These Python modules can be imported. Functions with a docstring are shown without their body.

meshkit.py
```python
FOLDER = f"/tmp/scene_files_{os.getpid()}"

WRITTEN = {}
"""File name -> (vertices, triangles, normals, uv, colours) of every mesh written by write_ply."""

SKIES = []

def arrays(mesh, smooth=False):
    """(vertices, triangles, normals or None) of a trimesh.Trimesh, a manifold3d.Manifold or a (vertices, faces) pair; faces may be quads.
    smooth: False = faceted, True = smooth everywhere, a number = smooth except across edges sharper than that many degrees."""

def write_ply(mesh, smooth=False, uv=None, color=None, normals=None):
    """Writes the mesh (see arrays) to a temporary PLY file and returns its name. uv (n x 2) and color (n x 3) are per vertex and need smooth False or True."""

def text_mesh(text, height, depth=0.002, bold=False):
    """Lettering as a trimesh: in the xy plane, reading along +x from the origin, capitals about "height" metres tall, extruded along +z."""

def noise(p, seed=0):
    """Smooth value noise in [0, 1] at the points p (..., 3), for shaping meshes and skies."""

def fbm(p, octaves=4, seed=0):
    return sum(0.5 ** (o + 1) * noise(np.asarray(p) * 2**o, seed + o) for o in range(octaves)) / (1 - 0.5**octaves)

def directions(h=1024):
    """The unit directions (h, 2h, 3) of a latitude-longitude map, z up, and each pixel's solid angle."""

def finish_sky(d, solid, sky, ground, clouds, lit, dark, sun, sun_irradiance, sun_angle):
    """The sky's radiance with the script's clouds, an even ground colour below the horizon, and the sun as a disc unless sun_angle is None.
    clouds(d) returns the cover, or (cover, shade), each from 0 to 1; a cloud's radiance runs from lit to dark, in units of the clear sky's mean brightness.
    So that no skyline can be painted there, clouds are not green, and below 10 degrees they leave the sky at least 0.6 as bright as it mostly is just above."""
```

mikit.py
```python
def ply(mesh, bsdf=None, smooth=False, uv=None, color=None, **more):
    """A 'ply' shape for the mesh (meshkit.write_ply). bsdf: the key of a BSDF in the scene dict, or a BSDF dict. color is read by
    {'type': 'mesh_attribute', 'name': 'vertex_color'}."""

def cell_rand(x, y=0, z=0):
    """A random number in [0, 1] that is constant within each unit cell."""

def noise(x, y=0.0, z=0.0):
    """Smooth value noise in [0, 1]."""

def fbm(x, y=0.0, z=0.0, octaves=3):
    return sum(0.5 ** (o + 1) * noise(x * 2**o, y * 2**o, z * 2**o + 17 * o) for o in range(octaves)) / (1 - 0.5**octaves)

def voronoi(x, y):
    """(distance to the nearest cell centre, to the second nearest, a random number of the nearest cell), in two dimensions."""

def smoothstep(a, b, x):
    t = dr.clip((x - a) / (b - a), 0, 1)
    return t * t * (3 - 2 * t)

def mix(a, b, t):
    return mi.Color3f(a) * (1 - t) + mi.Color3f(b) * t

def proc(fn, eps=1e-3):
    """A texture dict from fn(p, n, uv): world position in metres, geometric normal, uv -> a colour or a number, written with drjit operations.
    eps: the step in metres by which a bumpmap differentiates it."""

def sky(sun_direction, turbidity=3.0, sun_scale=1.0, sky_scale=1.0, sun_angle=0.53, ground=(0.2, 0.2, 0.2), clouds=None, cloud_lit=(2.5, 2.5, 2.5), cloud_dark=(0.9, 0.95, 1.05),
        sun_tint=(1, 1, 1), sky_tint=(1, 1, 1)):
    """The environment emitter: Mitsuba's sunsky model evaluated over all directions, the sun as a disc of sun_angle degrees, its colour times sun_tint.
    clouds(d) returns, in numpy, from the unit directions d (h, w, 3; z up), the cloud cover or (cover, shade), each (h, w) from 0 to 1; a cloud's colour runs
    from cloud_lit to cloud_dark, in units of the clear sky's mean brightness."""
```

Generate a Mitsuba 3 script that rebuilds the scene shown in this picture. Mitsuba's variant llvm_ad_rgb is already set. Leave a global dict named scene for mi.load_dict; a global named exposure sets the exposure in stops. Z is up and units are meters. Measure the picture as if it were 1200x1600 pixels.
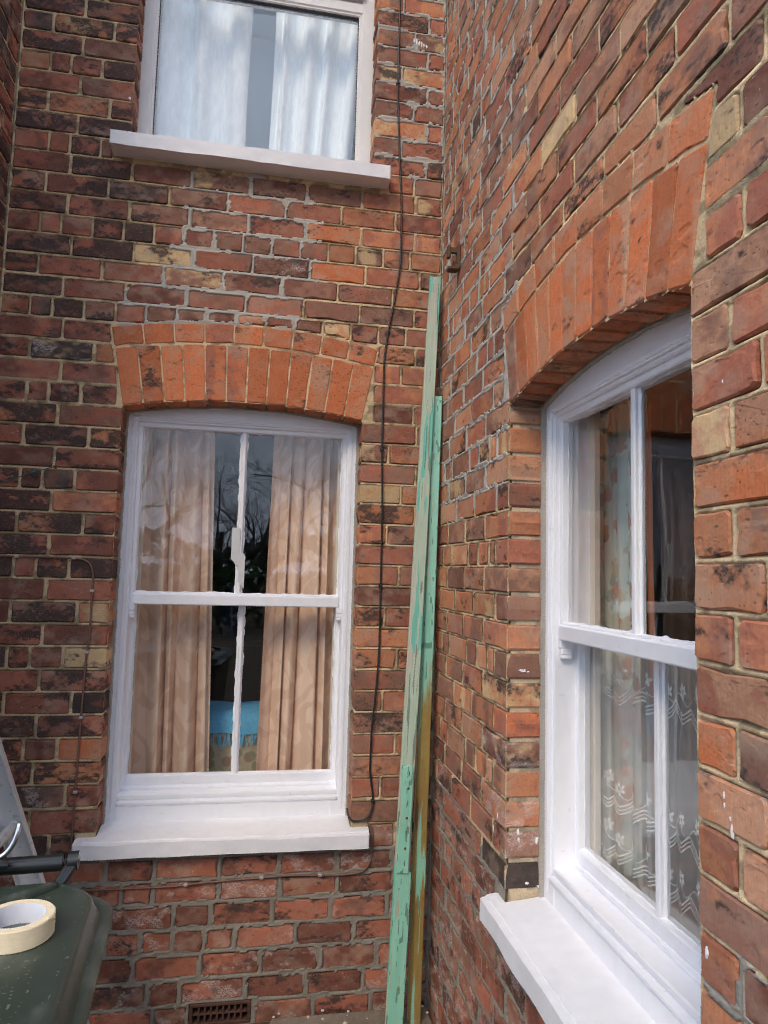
import math, random
import numpy as np, trimesh, shapely
from shapely.geometry import Polygon, box as sbox, Point
from shapely.ops import unary_union
import drjit as dr, mitsuba as mi, mikit, meshkit
from mikit import proc, noise, fbm, voronoi, cell_rand, smoothstep, mix

scene, labels = {}, {}

# ------------------------------------------------------------------ camera, sky, exposure
right = np.array([0.9839, -0.1766, 0.0260]); down = np.array([0.0413, 0.0845, -0.9956])
right /= np.linalg.norm(right); down -= right * (right @ down); down /= np.linalg.norm(down)
fwd = np.cross(right, down)
eye = np.array([0, 0, 1.54])
M = np.eye(4); M[:3, 0] = -right; M[:3, 1] = -down; M[:3, 2] = fwd; M[:3, 3] = eye
scene['camera'] = {'type': 'perspective', 'fov_axis': 'x', 'fov': 2 * math.degrees(math.atan(600 / 1079.86)), 'near_clip': 0.02, 'far_clip': 500.0,
                   'to_world': mi.ScalarTransform4f(M.tolist())}
scene['daylight'] = mikit.sky([-0.45, -0.75, 0.75], turbidity=3, sun_scale=0.2, sun_angle=18, clouds=lambda d: np.ones(d.shape[:2]) * 1.0,
                              cloud_lit=(2.12, 2.48, 3.1), cloud_dark=(0.9, 0.95, 1.05))
exposure = 2.65

# ------------------------------------------------------------------ materials
F3 = mi.Color3f
PALETTE = np.array([[.335, .120, .076], [.45, .185, .095], [.175, .068, .048], [.245, .122, .086],
                    [.54, .375, .205], [.070, .050, .044], [.49, .150, .062], [.47, .245, .150]])
R_, O_, D_, P_, B_, K_, T_, S_ = range(8)      # red, orange red, dark red, purple brown, buff, near black, terracotta, salmon


def pal(i):
    i = mi.UInt32(i)
    return F3(*[dr.gather(mi.Float, mi.Float(PALETTE[:, c].tolist()), i) for c in range(3)])


def brick_parts(p, uv):
    iu, iv = dr.floor(uv.x), dr.floor(uv.y)
    a, b = uv.x - iu, uv.y - iv
    v = mi.UInt32(mi.Int32(iv))
    return iu, a, b, v & 7, (v >> 3) & 7, (v >> 6) & 7, (v >> 9) & 3


def brick_color(p, n, uv):
    iu, a, b, t0, t1, soot, white = brick_parts(p, uv)
    r1, r2, r3 = cell_rand(iu, 3, 1), cell_rand(iu, 5, 2), cell_rand(iu, 7, 3)
    q = p * 1.0
    band = noise(a * (1.6 + 2.5 * r1) + 13.0 * r2, b * 0.5 + iu, 0.5)
    wob = fbm(q.x * 38 + iu, q.y * 38, q.z * 38, 3)
    m = smoothstep(0.42, 0.62, band * 0.75 + wob * 0.35 - 0.06)
    c = pal(t0) * (1 - m) + pal(t1) * m
    c *= 0.80 + 0.42 * r3
    # fine grain and drag marks of the wire cut
    g = fbm(q.x * 260, q.y * 260, q.z * 260, 2)
    drag = noise((q.x + q.y) * 420, q.z * 60, iu)
    c *= 0.78 + 0.30 * g + 0.16 * drag
    # soot and black weathering in patches, stronger at arrises
    # lime bloom and dust in cloudy patches, more on some bricks
    du = smoothstep(0.40, 0.75, fbm(q.x * 21 + iu * 0.7, q.y * 21, q.z * 21, 3)) * (0.12 + 0.55 * cell_rand(iu, 23, 8)) * (0.6 + 0.5 * g)
    c = c * (1 - du) + F3(.40, .285, .215) * du
    edge = dr.minimum(dr.minimum(a, 1 - a) * 2.4, dr.minimum(b, 1 - b))
    fr = 6 + 17 * cell_rand(iu, 11, 4)
    sp = fbm(q.x * fr + iu * 0.37, q.y * fr, q.z * fr * (0.8 + 1.6 * cell_rand(iu, 13, 5)), 4)
    sf = fbm(q.x * 95, q.y * 95, q.z * 95, 2)
    thr = 0.80 - 0.062 * mi.Float(soot)
    hf = noise(q.x * 330, q.y * 330, q.z * 330)
    sm = smoothstep(thr - 0.13, thr + 0.12, sp + 0.30 * (sf - 0.5) + 0.10 * (1 - smoothstep(0.0, 0.12, edge)))
    sm = dr.clip(sm * (0.62 + 0.62 * smoothstep(0.30, 0.66, hf * 0.6 + sf * 0.4)), 0, 0.92)
    c = c * (1 - sm) + F3(.048, .037, .034) * sm
    # dirt lodged in the arrises, pale flecks, pits
    em = (1 - smoothstep(0.0, 0.10, edge + 0.10 * (sf - 0.45))) * 0.45
    c = c * (1 - em) + F3(.10, .055, .038) * em
    pit = smoothstep(0.80, 0.86, noise(q.x * 190, q.y * 190, q.z * 190 + iu))
    c *= 1 - 0.42 * pit * smoothstep(0.35, 0.8, cell_rand(iu, 17, 6))
    fl = smoothstep(0.90, 0.94, noise(q.x * 150 + 9, q.y * 150, q.z * 150)) * smoothstep(0.5, 0.9, cell_rand(iu, 19, 7))
    c = c * (1 - 0.5 * fl) + F3(.55, .47, .38) * 0.5 * fl
    # white salts
    wn = fbm(q.x * 24 + 31, q.y * 24, q.z * 24 + iu, 4)
    wm = smoothstep(0.60 - 0.06 * mi.Float(white), 0.82 - 0.05 * mi.Float(white), wn + 0.30 * (sf - 0.5)) * smoothstep(0.25, 0.7, hf * 0.7 + sf * 0.3) * dr.select(white > 0, 0.62, 0.0)
    c = c * (1 - wm) + F3(.56, .47, .44) * wm
    return dr.clip(c, 0.01, 0.9)


def brick_bump(p, n, uv):
    iu = dr.floor(uv.x)
    h = fbm(p.x * 120 + iu, p.y * 120, p.z * 120, 3) * 0.9
    h += 0.5 * noise((p.x + p.y) * 330, p.z * 45, iu)
    h -= 0.8 * smoothstep(0.80, 0.88, noise(p.x * 190, p.y * 190, p.z * 190 + iu))
    h -= 1.4 * smoothstep(0.62, 0.72, fbm(p.x * 30 + iu, p.y * 30, p.z * 30, 2))
    return h


def mat(name, **kw):
    bump = kw.pop('bump', None); scale = kw.pop('scale', 0.001); two = kw.pop('two', True)
    b = {'type': 'principled', **kw}
    if bump is not None:
        b = {'type': 'bumpmap', 'texture': proc(bump, kw.get('eps', 8e-4)), 'scale': scale, 'nested': b}
    scene[name] = {'type': 'twosided', 'bsdf': b} if two else b
    return name


def rgb(*c): return {'type': 'rgb', 'value': list(c)}


mat('brick_material', base_color=proc(brick_color), roughness=0.82, specular=0.3, bump=brick_bump, scale=0.0011)


def mortar_color(p, n, uv):
    z = uv.x
    g = fbm(p.x * 220, p.y * 220, p.z * 220, 2)
    big = fbm(p.x * 9, p.y * 9, p.z * 9, 3)
    d1, d2, r = voronoi((p.x + p.y) * 210, p.z * 210)
    buff = mix((.50, .36, .20), (.66, .53, .34), g) * (0.72 + 0.5 * big)
    peb = smoothstep(0.33, 0.22, d1) * smoothstep(0.55, 0.62, r)
    buff = buff * (1 - 0.7 * peb) + mix((.30, .17, .08), (.80, .72, .55), cell_rand(dr.floor(r * 999), 2)) * 0.7 * peb
    dirt = smoothstep(0.50, 0.62, fbm(p.x * 26 + 5, p.y * 26, p.z * 26, 3))
    buff = buff * (1 - 0.45 * dirt)
    lg = mix((.37, .345, .305), (.51, .48, .43), g) * (0.78 + 0.35 * big)
    dg = mix((.165, .145, .120), (.265, .235, .195), g) * (0.7 + 0.5 * big)
    k1, k2 = dr.clip(z, 0, 1), dr.clip(z - 1, 0, 1)
    return dr.clip((buff * (1 - k1) + lg * k1) * (1 - k2) + dg * k2, 0.01, 0.9)


def mortar_bump(p, n, uv):
    d1, d2, r = voronoi((p.x + p.y) * 230, p.z * 230)
    return fbm(p.x * 160, p.y * 160, p.z * 160, 3) + 0.5 * (1 - d1)


mat('mortar_material', base_color=proc(mortar_color), roughness=0.95, specular=0.2, bump=mortar_bump, scale=0.0016)


def paint_color(p, n, uv):
    g = fbm(p.x * 60, p.y * 60, p.z * 25, 3)
    spot = smoothstep(0.86, 0.90, noise(p.x * 70, p.y * 70, p.z * 70))
    return F3(.77, .785, .83) * (0.955 + 0.07 * g) * (1 - 0.08 * spot)


def paint_bump(p, n, uv):
    return fbm(p.x * 40, p.y * 40, p.z * 40, 2) + 0.3 * noise(p.x * 220, p.y * 220, p.z * 220)


mat('white_gloss_paint', base_color=proc(paint_color), roughness=0.34, specular=0.5, bump=paint_bump, scale=0.00018)
mat('white_masonry_paint', base_color=proc(lambda p, n, uv: F3(.77, .775, .81) * (0.93 + 0.1 * fbm(p.x * 45, p.y * 45, p.z * 45, 3))), roughness=0.6, specular=0.35,
    bump=lambda p, n, uv: fbm(p.x * 40, p.y * 40, p.z * 40, 4) + 0.3 * noise(p.x * 210, p.y * 210, p.z * 210), scale=0.0022)
mat('white_plastic', base_color=rgb(.74, .73, .72), roughness=0.28, specular=0.5)
mat('cream_timber', base_color=proc(lambda p, n, uv: F3(.62, .57, .47) * (0.8 + 0.35 * fbm(p.x * 30, p.y * 30, p.z * 6, 3))), roughness=0.5)
mat('rubber_gasket', base_color=rgb(.03, .032, .035), roughness=0.5)
scene['window_glass'] = {'type': 'thindielectric', 'int_ior': 1.52}


def damask(p, n, uv):
    s, t = uv.x * 14, uv.y * 14
    wx = s + 0.55 * dr.sin(t * 1.9) + 0.5 * noise(s * 1.2, t * 1.2)
    wy = t + 0.55 * dr.sin(s * 2.3) + 0.5 * noise(s * 1.2 + 7, t * 1.2)
    leaf = smoothstep(0.47, 0.53, 0.55 * fbm(wx * 1.5, wy * 1.5, 4.0, 2) + 0.45 * (0.5 + 0.5 * dr.sin(wx * 3.1 + 1.2 * dr.sin(wy * 2.0)) * dr.sin(wy * 2.7)))
    w = 0.93 + 0.10 * noise(uv.x * 900, uv.y * 500)
    return mix((.75, .575, .45), (.66, .475, .355), leaf) * w


mat('peach_damask', base_color=proc(damask), roughness=0.75, sheen=0.3, specular=0.25)


def pale_cloth(p, n, uv):
    f = fbm(uv.x * 60, uv.y * 26, 3.0, 3)
    return mix((.74, .79, .81), (.80, .85, .87), smoothstep(0.35, 0.65, f)) * (0.95 + 0.08 * noise(uv.x * 700, uv.y * 300))


mat('pale_curtain_cloth', base_color=proc(pale_cloth), roughness=0.85)


def floral(p, n, uv):
    c = F3(.72, .79, .71) * (0.9 + 0.15 * fbm(uv.x * 30, uv.y * 30, 1.0, 2))
    d1, d2, r = voronoi(uv.x * 15, uv.y * 13)
    o = smoothstep(0.36, 0.26, d1 + 0.3 * (noise(uv.x * 90, uv.y * 90) - 0.5))
    col = mix((.62, .22, .11), (.30, .40, .40), smoothstep(0.42, 0.44, r)) * 1.0
    col = col * (1 - smoothstep(0.74, 0.76, r)) + F3(.60, .50, .36) * smoothstep(0.74, 0.76, r)
    return c * (1 - 0.75 * o) + col * 0.75 * o


mat('floral_curtain_cloth', base_color=proc(floral), roughness=0.85)
mat('orange_cloth', base_color=rgb(.45, .15, .06), roughness=0.85)
mat('grey_green_cloth', base_color=rgb(.20, .22, .19), roughness=0.9)


scene['net_lace'] = {'type': 'mask', 'opacity': 0.36, 'bsdf': {'type': 'twosided', 'bsdf': {'type': 'diffuse', 'reflectance': rgb(.78, .80, .77)}}}
mat('lace_thread', base_color=rgb(.80, .82, .79), roughness=0.9)
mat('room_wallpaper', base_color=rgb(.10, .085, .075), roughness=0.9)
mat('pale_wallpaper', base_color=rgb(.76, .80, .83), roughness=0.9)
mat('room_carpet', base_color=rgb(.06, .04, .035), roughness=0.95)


def upholstery(p, n, uv):
    d1, d2, r = voronoi((p.x + p.y * 0.4) * 16, p.z * 16 + p.y * 9)
    o = smoothstep(0.38, 0.26, d1)
    c = F3(.46, .40, .28) * (0.85 + 0.3 * fbm(p.x * 60, p.y * 60, p.z * 60, 2))
    return c * (1 - 0.6 * o) + mix((.22, .10, .07), (.16, .18, .10), smoothstep(.5, .52, r)) * 0.6 * o


mat('floral_upholstery', base_color=proc(upholstery), roughness=0.9)
mat('blue_throw_surface', base_color=proc(lambda p, n, uv: F3(.13, .46, .72) * (0.85 + 0.3 * noise(p.x * 300, p.y * 300, p.z * 120))), roughness=0.9, sheen=0.5)
mat('blue_glaze', base_color=rgb(.02, .03, .10), roughness=0.2)
scene['leaf_green'] = {'type': 'twosided', 'bsdf': {'type': 'principled', 'base_color': rgb(.07, .16, .04), 'roughness': 0.5}}


def worn_plank(p, n, uv):      # old pale green, worn to grey timber, flakes of turquoise left
    g = fbm(uv.x * 150, uv.y * 7, 2.0, 3)
    grain = noise(uv.x * 420, uv.y * 10)
    bare = mix((.39, .40, .32), (.53, .54, .44), g) * (0.86 + 0.2 * grain)
    old = mix((.36, .47, .36), (.43, .52, .41), g)
    f = fbm(uv.x * 34, uv.y * 5.5, 4.0, 4)
    c = bare * (1 - smoothstep(0.46, 0.53, f)) + old * smoothstep(0.46, 0.53, f)
    tq = smoothstep(0.60, 0.615, fbm(uv.x * 40 + 3, uv.y * 4.6 + 11, 8.0, 4) + 0.10 * smoothstep(0.9, 0.2, uv.y))
    c = c * (1 - tq) + F3(.17, .48, .38) * (0.85 + 0.25 * g) * tq
    crack = smoothstep(0.80, 0.86, noise(uv.x * 170, uv.y * 9 + 5))
    return c * (1 - 0.5 * crack)


def green_plank(p, n, uv):
    g = fbm(uv.x * 60, uv.y * 9, 2.0, 3)
    c = mix((.20, .50, .37), (.29, .56, .44), g)
    chip = smoothstep(0.69, 0.705, fbm(uv.x * 95, uv.y * 13, 9.0, 4))
    c = c * (1 - chip) + F3(.38, .40, .31) * chip
    dark = smoothstep(0.79, 0.83, noise(uv.x * 140, uv.y * 38))
    return c * (1 - 0.5 * dark)


def stained_plank(p, n, uv):   # green with runs of amber varnish over its lower half
    c = green_plank(p, n, uv)
    run = fbm(uv.x * 42, uv.y * 3.2, 5.0, 4)
    m = smoothstep(1.16, 0.92, uv.y + 0.55 * (run - 0.5)) * smoothstep(0.40, 0.50, run + 0.22 * smoothstep(0.45, 0.85, uv.y)) * smoothstep(0.016, 0.024, uv.x)
    am = mix((.20, .085, .012), (.34, .22, .035), fbm(uv.x * 30, uv.y * 6, 7.0, 3))
    return c * (1 - 0.9 * m) + am * 0.9 * m


def wood_bump(p, n, uv): return fbm(uv.x * 130, uv.y * 9, 1.0, 3) + 0.6 * smoothstep(0.5, 0.6, fbm(uv.x * 40, uv.y * 6, 4.0, 3))


mat('worn_green_timber', base_color=proc(worn_plank), roughness=0.75, bump=wood_bump, scale=0.0016)
mat('green_gloss_timber', base_color=proc(green_plank), roughness=0.42, bump=wood_bump, scale=0.0008)
mat('stained_green_timber', base_color=proc(stained_plank), roughness=0.3, bump=wood_bump, scale=0.0009)
mat('rusty_steel_surface', base_color=proc(lambda p, n, uv: mix((.07, .045, .03), (.16, .09, .05), fbm(p.x * 150, p.y * 150, p.z * 150, 3))), roughness=0.8, metallic=0.2)
mat('black_cable_surface', base_color=rgb(.018, .017, .017), roughness=0.45)
mat('brown_cable_surface', base_color=proc(lambda p, n, uv: mix((.13, .065, .045), (.22, .12, .09), fbm(p.x * 40, p.y * 40, p.z * 40, 2))), roughness=0.55)
mat('green_twine_surface', base_color=rgb(.03, .12, .10), roughness=0.7)
mat('clip_metal', base_color=rgb(.45, .40, .38), roughness=0.5, metallic=0.3)
mat('aluminium_surface', base_color=proc(lambda p, n, uv: F3(.58, .59, .60) * (0.8 + 0.3 * fbm(p.x * 30, p.y * 30, p.z * 8, 3)) * (1 - 0.25 * smoothstep(.70, .74, fbm(p.x * 70, p.y * 70, p.z * 70, 3)))), roughness=0.45, metallic=0.35)
mat('chrome_wire', base_color=rgb(.62, .62, .63), roughness=0.15, metallic=1.0)


def bin_color(p, n, uv):
    c = F3(.031, .045, .034) * (0.85 + 0.3 * fbm(p.x * 14, p.y * 14, p.z * 14, 3))
    dust = smoothstep(0.52, 0.75, fbm(p.x * 22, p.y * 9, p.z * 20, 4)) * 0.25
    scr = smoothstep(0.965, 0.975, noise(p.x * 60 + p.y * 25, p.y * 10, 3.0)) * 0.5
    spk = smoothstep(0.88, 0.92, noise(p.x * 260, p.y * 260, p.z * 260)) * 0.4
    k = dr.clip(dust + scr + spk, 0, 0.7)
    return c * (1 - k) + F3(.22, .235, .215) * k


mat('green_bin_plastic', base_color=proc(bin_color), roughness=0.30, specular=0.5, bump=lambda p, n, uv: noise(p.x * 500, p.y * 500, p.z * 500), scale=0.00012)
mat('black_plastic', base_color=rgb(.012, .013, .013), roughness=0.28)
mat('tape_paper', base_color=proc(lambda p, n, uv: F3(.72, .60, .40) * (0.92 + 0.12 * noise(p.x * 200, p.y * 200, p.z * 900))), roughness=0.7)
mat('tape_core', base_color=rgb(.66, .67, .72), roughness=0.7)
mat('masking_strip', base_color=rgb(.56, .57, .58), roughness=0.6)
mat('paving_surface', base_color=proc(lambda p, n, uv: mix((.15, .12, .09), (.30, .25, .20), fbm(p.x * 18, p.y * 18, p.z * 18, 4)) * (0.75 + 0.4 * fbm(p.x * 200, p.y * 200, p.z * 200, 2))), roughness=0.92,
    bump=lambda p, n, uv: fbm(p.x * 90, p.y * 90, p.z * 90, 3), scale=0.003)
mat('soil', base_color=proc(lambda p, n, uv: mix((.035, .028, .020), (.10, .075, .05), fbm(p.x * 60, p.y * 60, p.z * 60, 3))), roughness=1.0)
mat('bark', base_color=rgb(.055, .045, .035), roughness=0.95)
mat('evergreen', base_color=rgb(.03, .05, .02), roughness=0.8)
mat('chippings', base_color=rgb(.62, .58, .50), roughness=0.8)

# ------------------------------------------------------------------ helpers
def add(key, mesh, bsdf, smooth=False, uv=None, label=None, **tags):
    base, n = key, 1
    while key in scene:
        key = f'{base}_{n:03d}'; n += 1
    scene[key] = mikit.ply(mesh, bsdf, smooth=smooth, uv=uv)
    if label or tags:
        labels[key] = {**({'label': label} if label else {}), **tags}
    return key


def thing(name, label, category, group=None):
    base, n = name, 1
    while name in labels:
        name = f'{base}_{n:03d}'; n += 1
    labels[name] = {'label': label, 'category': category, **({'group': group} if group else {})}
    return name


def cbox(x0, x1, y0, y1, z0, z1, c=0.003):
    """A box with chamfered edges."""
    pts = []
    c = min(c, 0.45 * min(x1 - x0, y1 - y0, z1 - z0))
    for sx in (0, 1):
        for sy in (0, 1):
            for sz in (0, 1):
                X, Y, Z = (x0, x1)[sx], (y0, y1)[sy], (z0, z1)[sz]
                dx, dy, dz = c * (1 - 2 * sx), c * (1 - 2 * sy), c * (1 - 2 * sz)
                pts += [(X, Y + dy, Z + dz), (X + dx, Y, Z + dz), (X + dx, Y + dy, Z)]
    return trimesh.convex.convex_hull(np.array(pts))


def cat(*m): return trimesh.util.concatenate([x for x in m])


def tube(points, r, sides=8, closed=False):
    p = np.asarray(points, float)
    rr = np.broadcast_to(r, (len(p),))
    t = np.gradient(p, axis=0); t /= np.linalg.norm(t, axis=1, keepdims=True) + 1e-12
    a = np.cross(t[0], [0.3, 0.5, 0.81]); a /= np.linalg.norm(a)
    fr = []
    for i in range(len(p)):
        a = a - t[i] * (a @ t[i]); a /= np.linalg.norm(a)
        fr.append((a, np.cross(t[i], a)))
    an = np.arange(sides) * 2 * np.pi / sides
    v = np.vstack([p[i] + rr[i] * (np.cos(an)[:, None] * fr[i][0] + np.sin(an)[:, None] * fr[i][1]) for i in range(len(p))])
    f = []
    for i in range(len(p) - 1):
        for j in range(sides):
            k = (j + 1) % sides
            f += [(i * sides + j, i * sides + k, (i + 1) * sides + k), (i * sides + j, (i + 1) * sides + k, (i + 1) * sides + j)]
    n = len(v); v = np.vstack([v, p[:1], p[-1:]])
    for j in range(sides):
        k = (j + 1) % sides
        f += [(n, k, j), (n + 1, (len(p) - 1) * sides + j, (len(p) - 1) * sides + k)]
    return trimesh.Trimesh(v, f, process=False)


def spline(pts, n=12):
    from scipy.interpolate import PchipInterpolator
    p = np.asarray(pts, float)
    s = np.r_[0, np.cumsum(np.linalg.norm(np.diff(p, axis=0), axis=1))]
    q = np.linspace(0, s[-1], n * (len(p) - 1) + 1)
    return PchipInterpolator(s, p, axis=0)(q)


class Frame:
    """Local wall coordinates (u along the wall, d into it, z up) to the world."""
    def __init__(self, ox, oy, a, b):      # x = ox + a*u..., rows
        self.o, self.a, self.b = np.array([ox, oy, 0.0]), np.array([*a, 0.0]), np.array([*b, 0.0])
    def __call__(self, m):
        if isinstance(m, trimesh.Trimesh):
            m = m.copy(); m.vertices = self(np.asarray(m.vertices)); return m
        m = np.asarray(m, float)
        return self.o + m[..., 0:1] * self.a + m[..., 1:2] * self.b + m[..., 2:3] * np.array([0, 0, 1.0])


FA = Frame(0, 2.5, (1, 0), (0, 1))           # the back wall: u = x
FB = Frame(0.645, 0, (0, -1), (1, 0))        # the right wall: u = -y
FC = Frame(-0.917, 0, (0, 1), (-1, 0))       # the left wall: u = y
ZB, PITCH, ZTOP = 1.573, 0.0752, 4.75


# ------------------------------------------------------------------ brickwork
class Arc:
    """A segmental arch: centre u, half span, springing height, rise."""
    def __init__(s, c, h, z, rise):
        s.c, s.h, s.z, s.rise = c, h, z, rise
        s.r = (h * h + rise * rise) / (2 * rise); s.zc = z + rise - s.r
    def top(s, u): return s.zc + np.sqrt(np.maximum(s.r ** 2 - (np.asarray(u) - s.c) ** 2, 0))
    def pts(s, n=25):
        u = np.linspace(s.c - s.h, s.c + s.h, n); return list(zip(u, s.top(u)))


BRICK_ID = [0]


def brick_mesh(poly, rng, depth=0.10, rough=1.0, proud=None, tones=(0, 0, 0, 0)):
    """One brick from its face outline (u, z): rounded ragged arris, slightly uneven face. Returns the mesh in wall coordinates and its uv."""
    c = np.array(poly.exterior.coords)[:-1]
    if Polygon(c).exterior.is_ccw is False: c = c[::-1]
    out = []
    n = len(c)
    for i in range(n):
        a, b = c[i], c[(i + 1) % n]
        L = np.linalg.norm(b - a)
        k = 3 if L > 0.12 else 2 if L > 0.045 else 1
        # rounded corner
        r = min(0.005 * rng.uniform(0.5, 1.8), 0.3 * L)
        e = (b - a) / max(L, 1e-9)
        out.append(a + e * r * 0.9)
        for j in range(1, k): out.append(a + (b - a) * (j / k + rng.uniform(-.12, .12)))
        out.append(b - e * r * 0.9)
    o = np.array(out)
    o += rng.normal(0, 0.0009 * rough, o.shape)
    cen = o.mean(0)
    nick = (rng.random(len(o)) < .11 * min(rough, 1.6)) * rng.uniform(.002, .0065, len(o))
    o += (cen - o) / np.linalg.norm(cen - o, axis=1, keepdims=True) * nick[:, None]
    pr = rng.uniform(-0.0018, 0.0018) * rough if proud is None else proud
    tilt = rng.normal(0, 0.006 * rough, 2)
    ch = 0.0032 * rng.uniform(0.7, 1.3)
    dirs = o - cen
    nrm = np.linalg.norm(dirs, axis=1, keepdims=True)
    inner = o - dirs / nrm * ch * 1.25
    k = len(o)
    dz = lambda q: pr + (q - cen) @ tilt
    ring_back = np.c_[o[:, 0], np.full(k, depth), o[:, 1]]
    chip = np.abs(rng.normal(0, 0.0011 * rough, k))
    ring_mid = np.c_[o[:, 0], dz(o) + ch + chip, o[:, 1]]
    ring_in = np.c_[inner[:, 0], dz(inner) + np.abs(rng.normal(0, 0.0005, k)), inner[:, 1]]
    mid = np.array([[cen[0], pr, cen[1]]])
    v = np.vstack([ring_back, ring_mid, ring_in, mid])
    f = []
    for i in range(k):
        j = (i + 1) % k
        for A in (0, k):
            f += [(A + i, A + j, A + k + j), (A + i, A + k + j, A + k + i)]
        f.append((2 * k + i, 2 * k + j, 3 * k))
    lo, hi = o.min(0), o.max(0)
    t0, t1, soot, white = tones
    BRICK_ID[0] += 1
    code = t0 + 8 * t1 + 64 * soot + 512 * white
    a = np.clip((v[:, 0] - lo[0]) / (hi[0] - lo[0]), 0, 1) * 0.9 + 0.05
    b = np.clip((v[:, 2] - lo[1]) / (hi[1] - lo[1]), 0, 1) * 0.9 + 0.05
    uv = np.c_[(BRICK_ID[0] * 7) % 991 + a, code + b]
    return v, np.array(f), uv


def clean(g, amin=0.0006):
    gs = [x for x in getattr(g, 'geoms', [g]) if isinstance(x, Polygon) and x.area > amin]
    return [Polygon(x.exterior).simplify(0.002) for x in gs]


def voussoirs(arc, n, h, flat=0.0, gap=0.0022):
    """Outlines of the n bricks of an arch ring of height h over the arc; flat: how far the outer curve is flattened."""
    out = []
    half = math.asin(arc.h / arc.r)
    th = np.linspace(-half, half, n + 1)
    for i in range(n):
        q = []
        for (t, s) in ((th[i], 1), (th[i + 1], -1)):
            a = np.array([arc.c + arc.r * math.sin(t), arc.zc + arc.r * math.cos(t)])
            b = np.array([arc.c + (arc.r + h) * math.sin(t), arc.zc + (arc.r + h) * math.cos(t)])
            q.append((a + np.array([s * gap, 0]), b + np.array([s * gap, 0])))
        out.append(Polygon([q[0][0], q[1][0], q[1][1], q[0][1]]))
    return out


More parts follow.
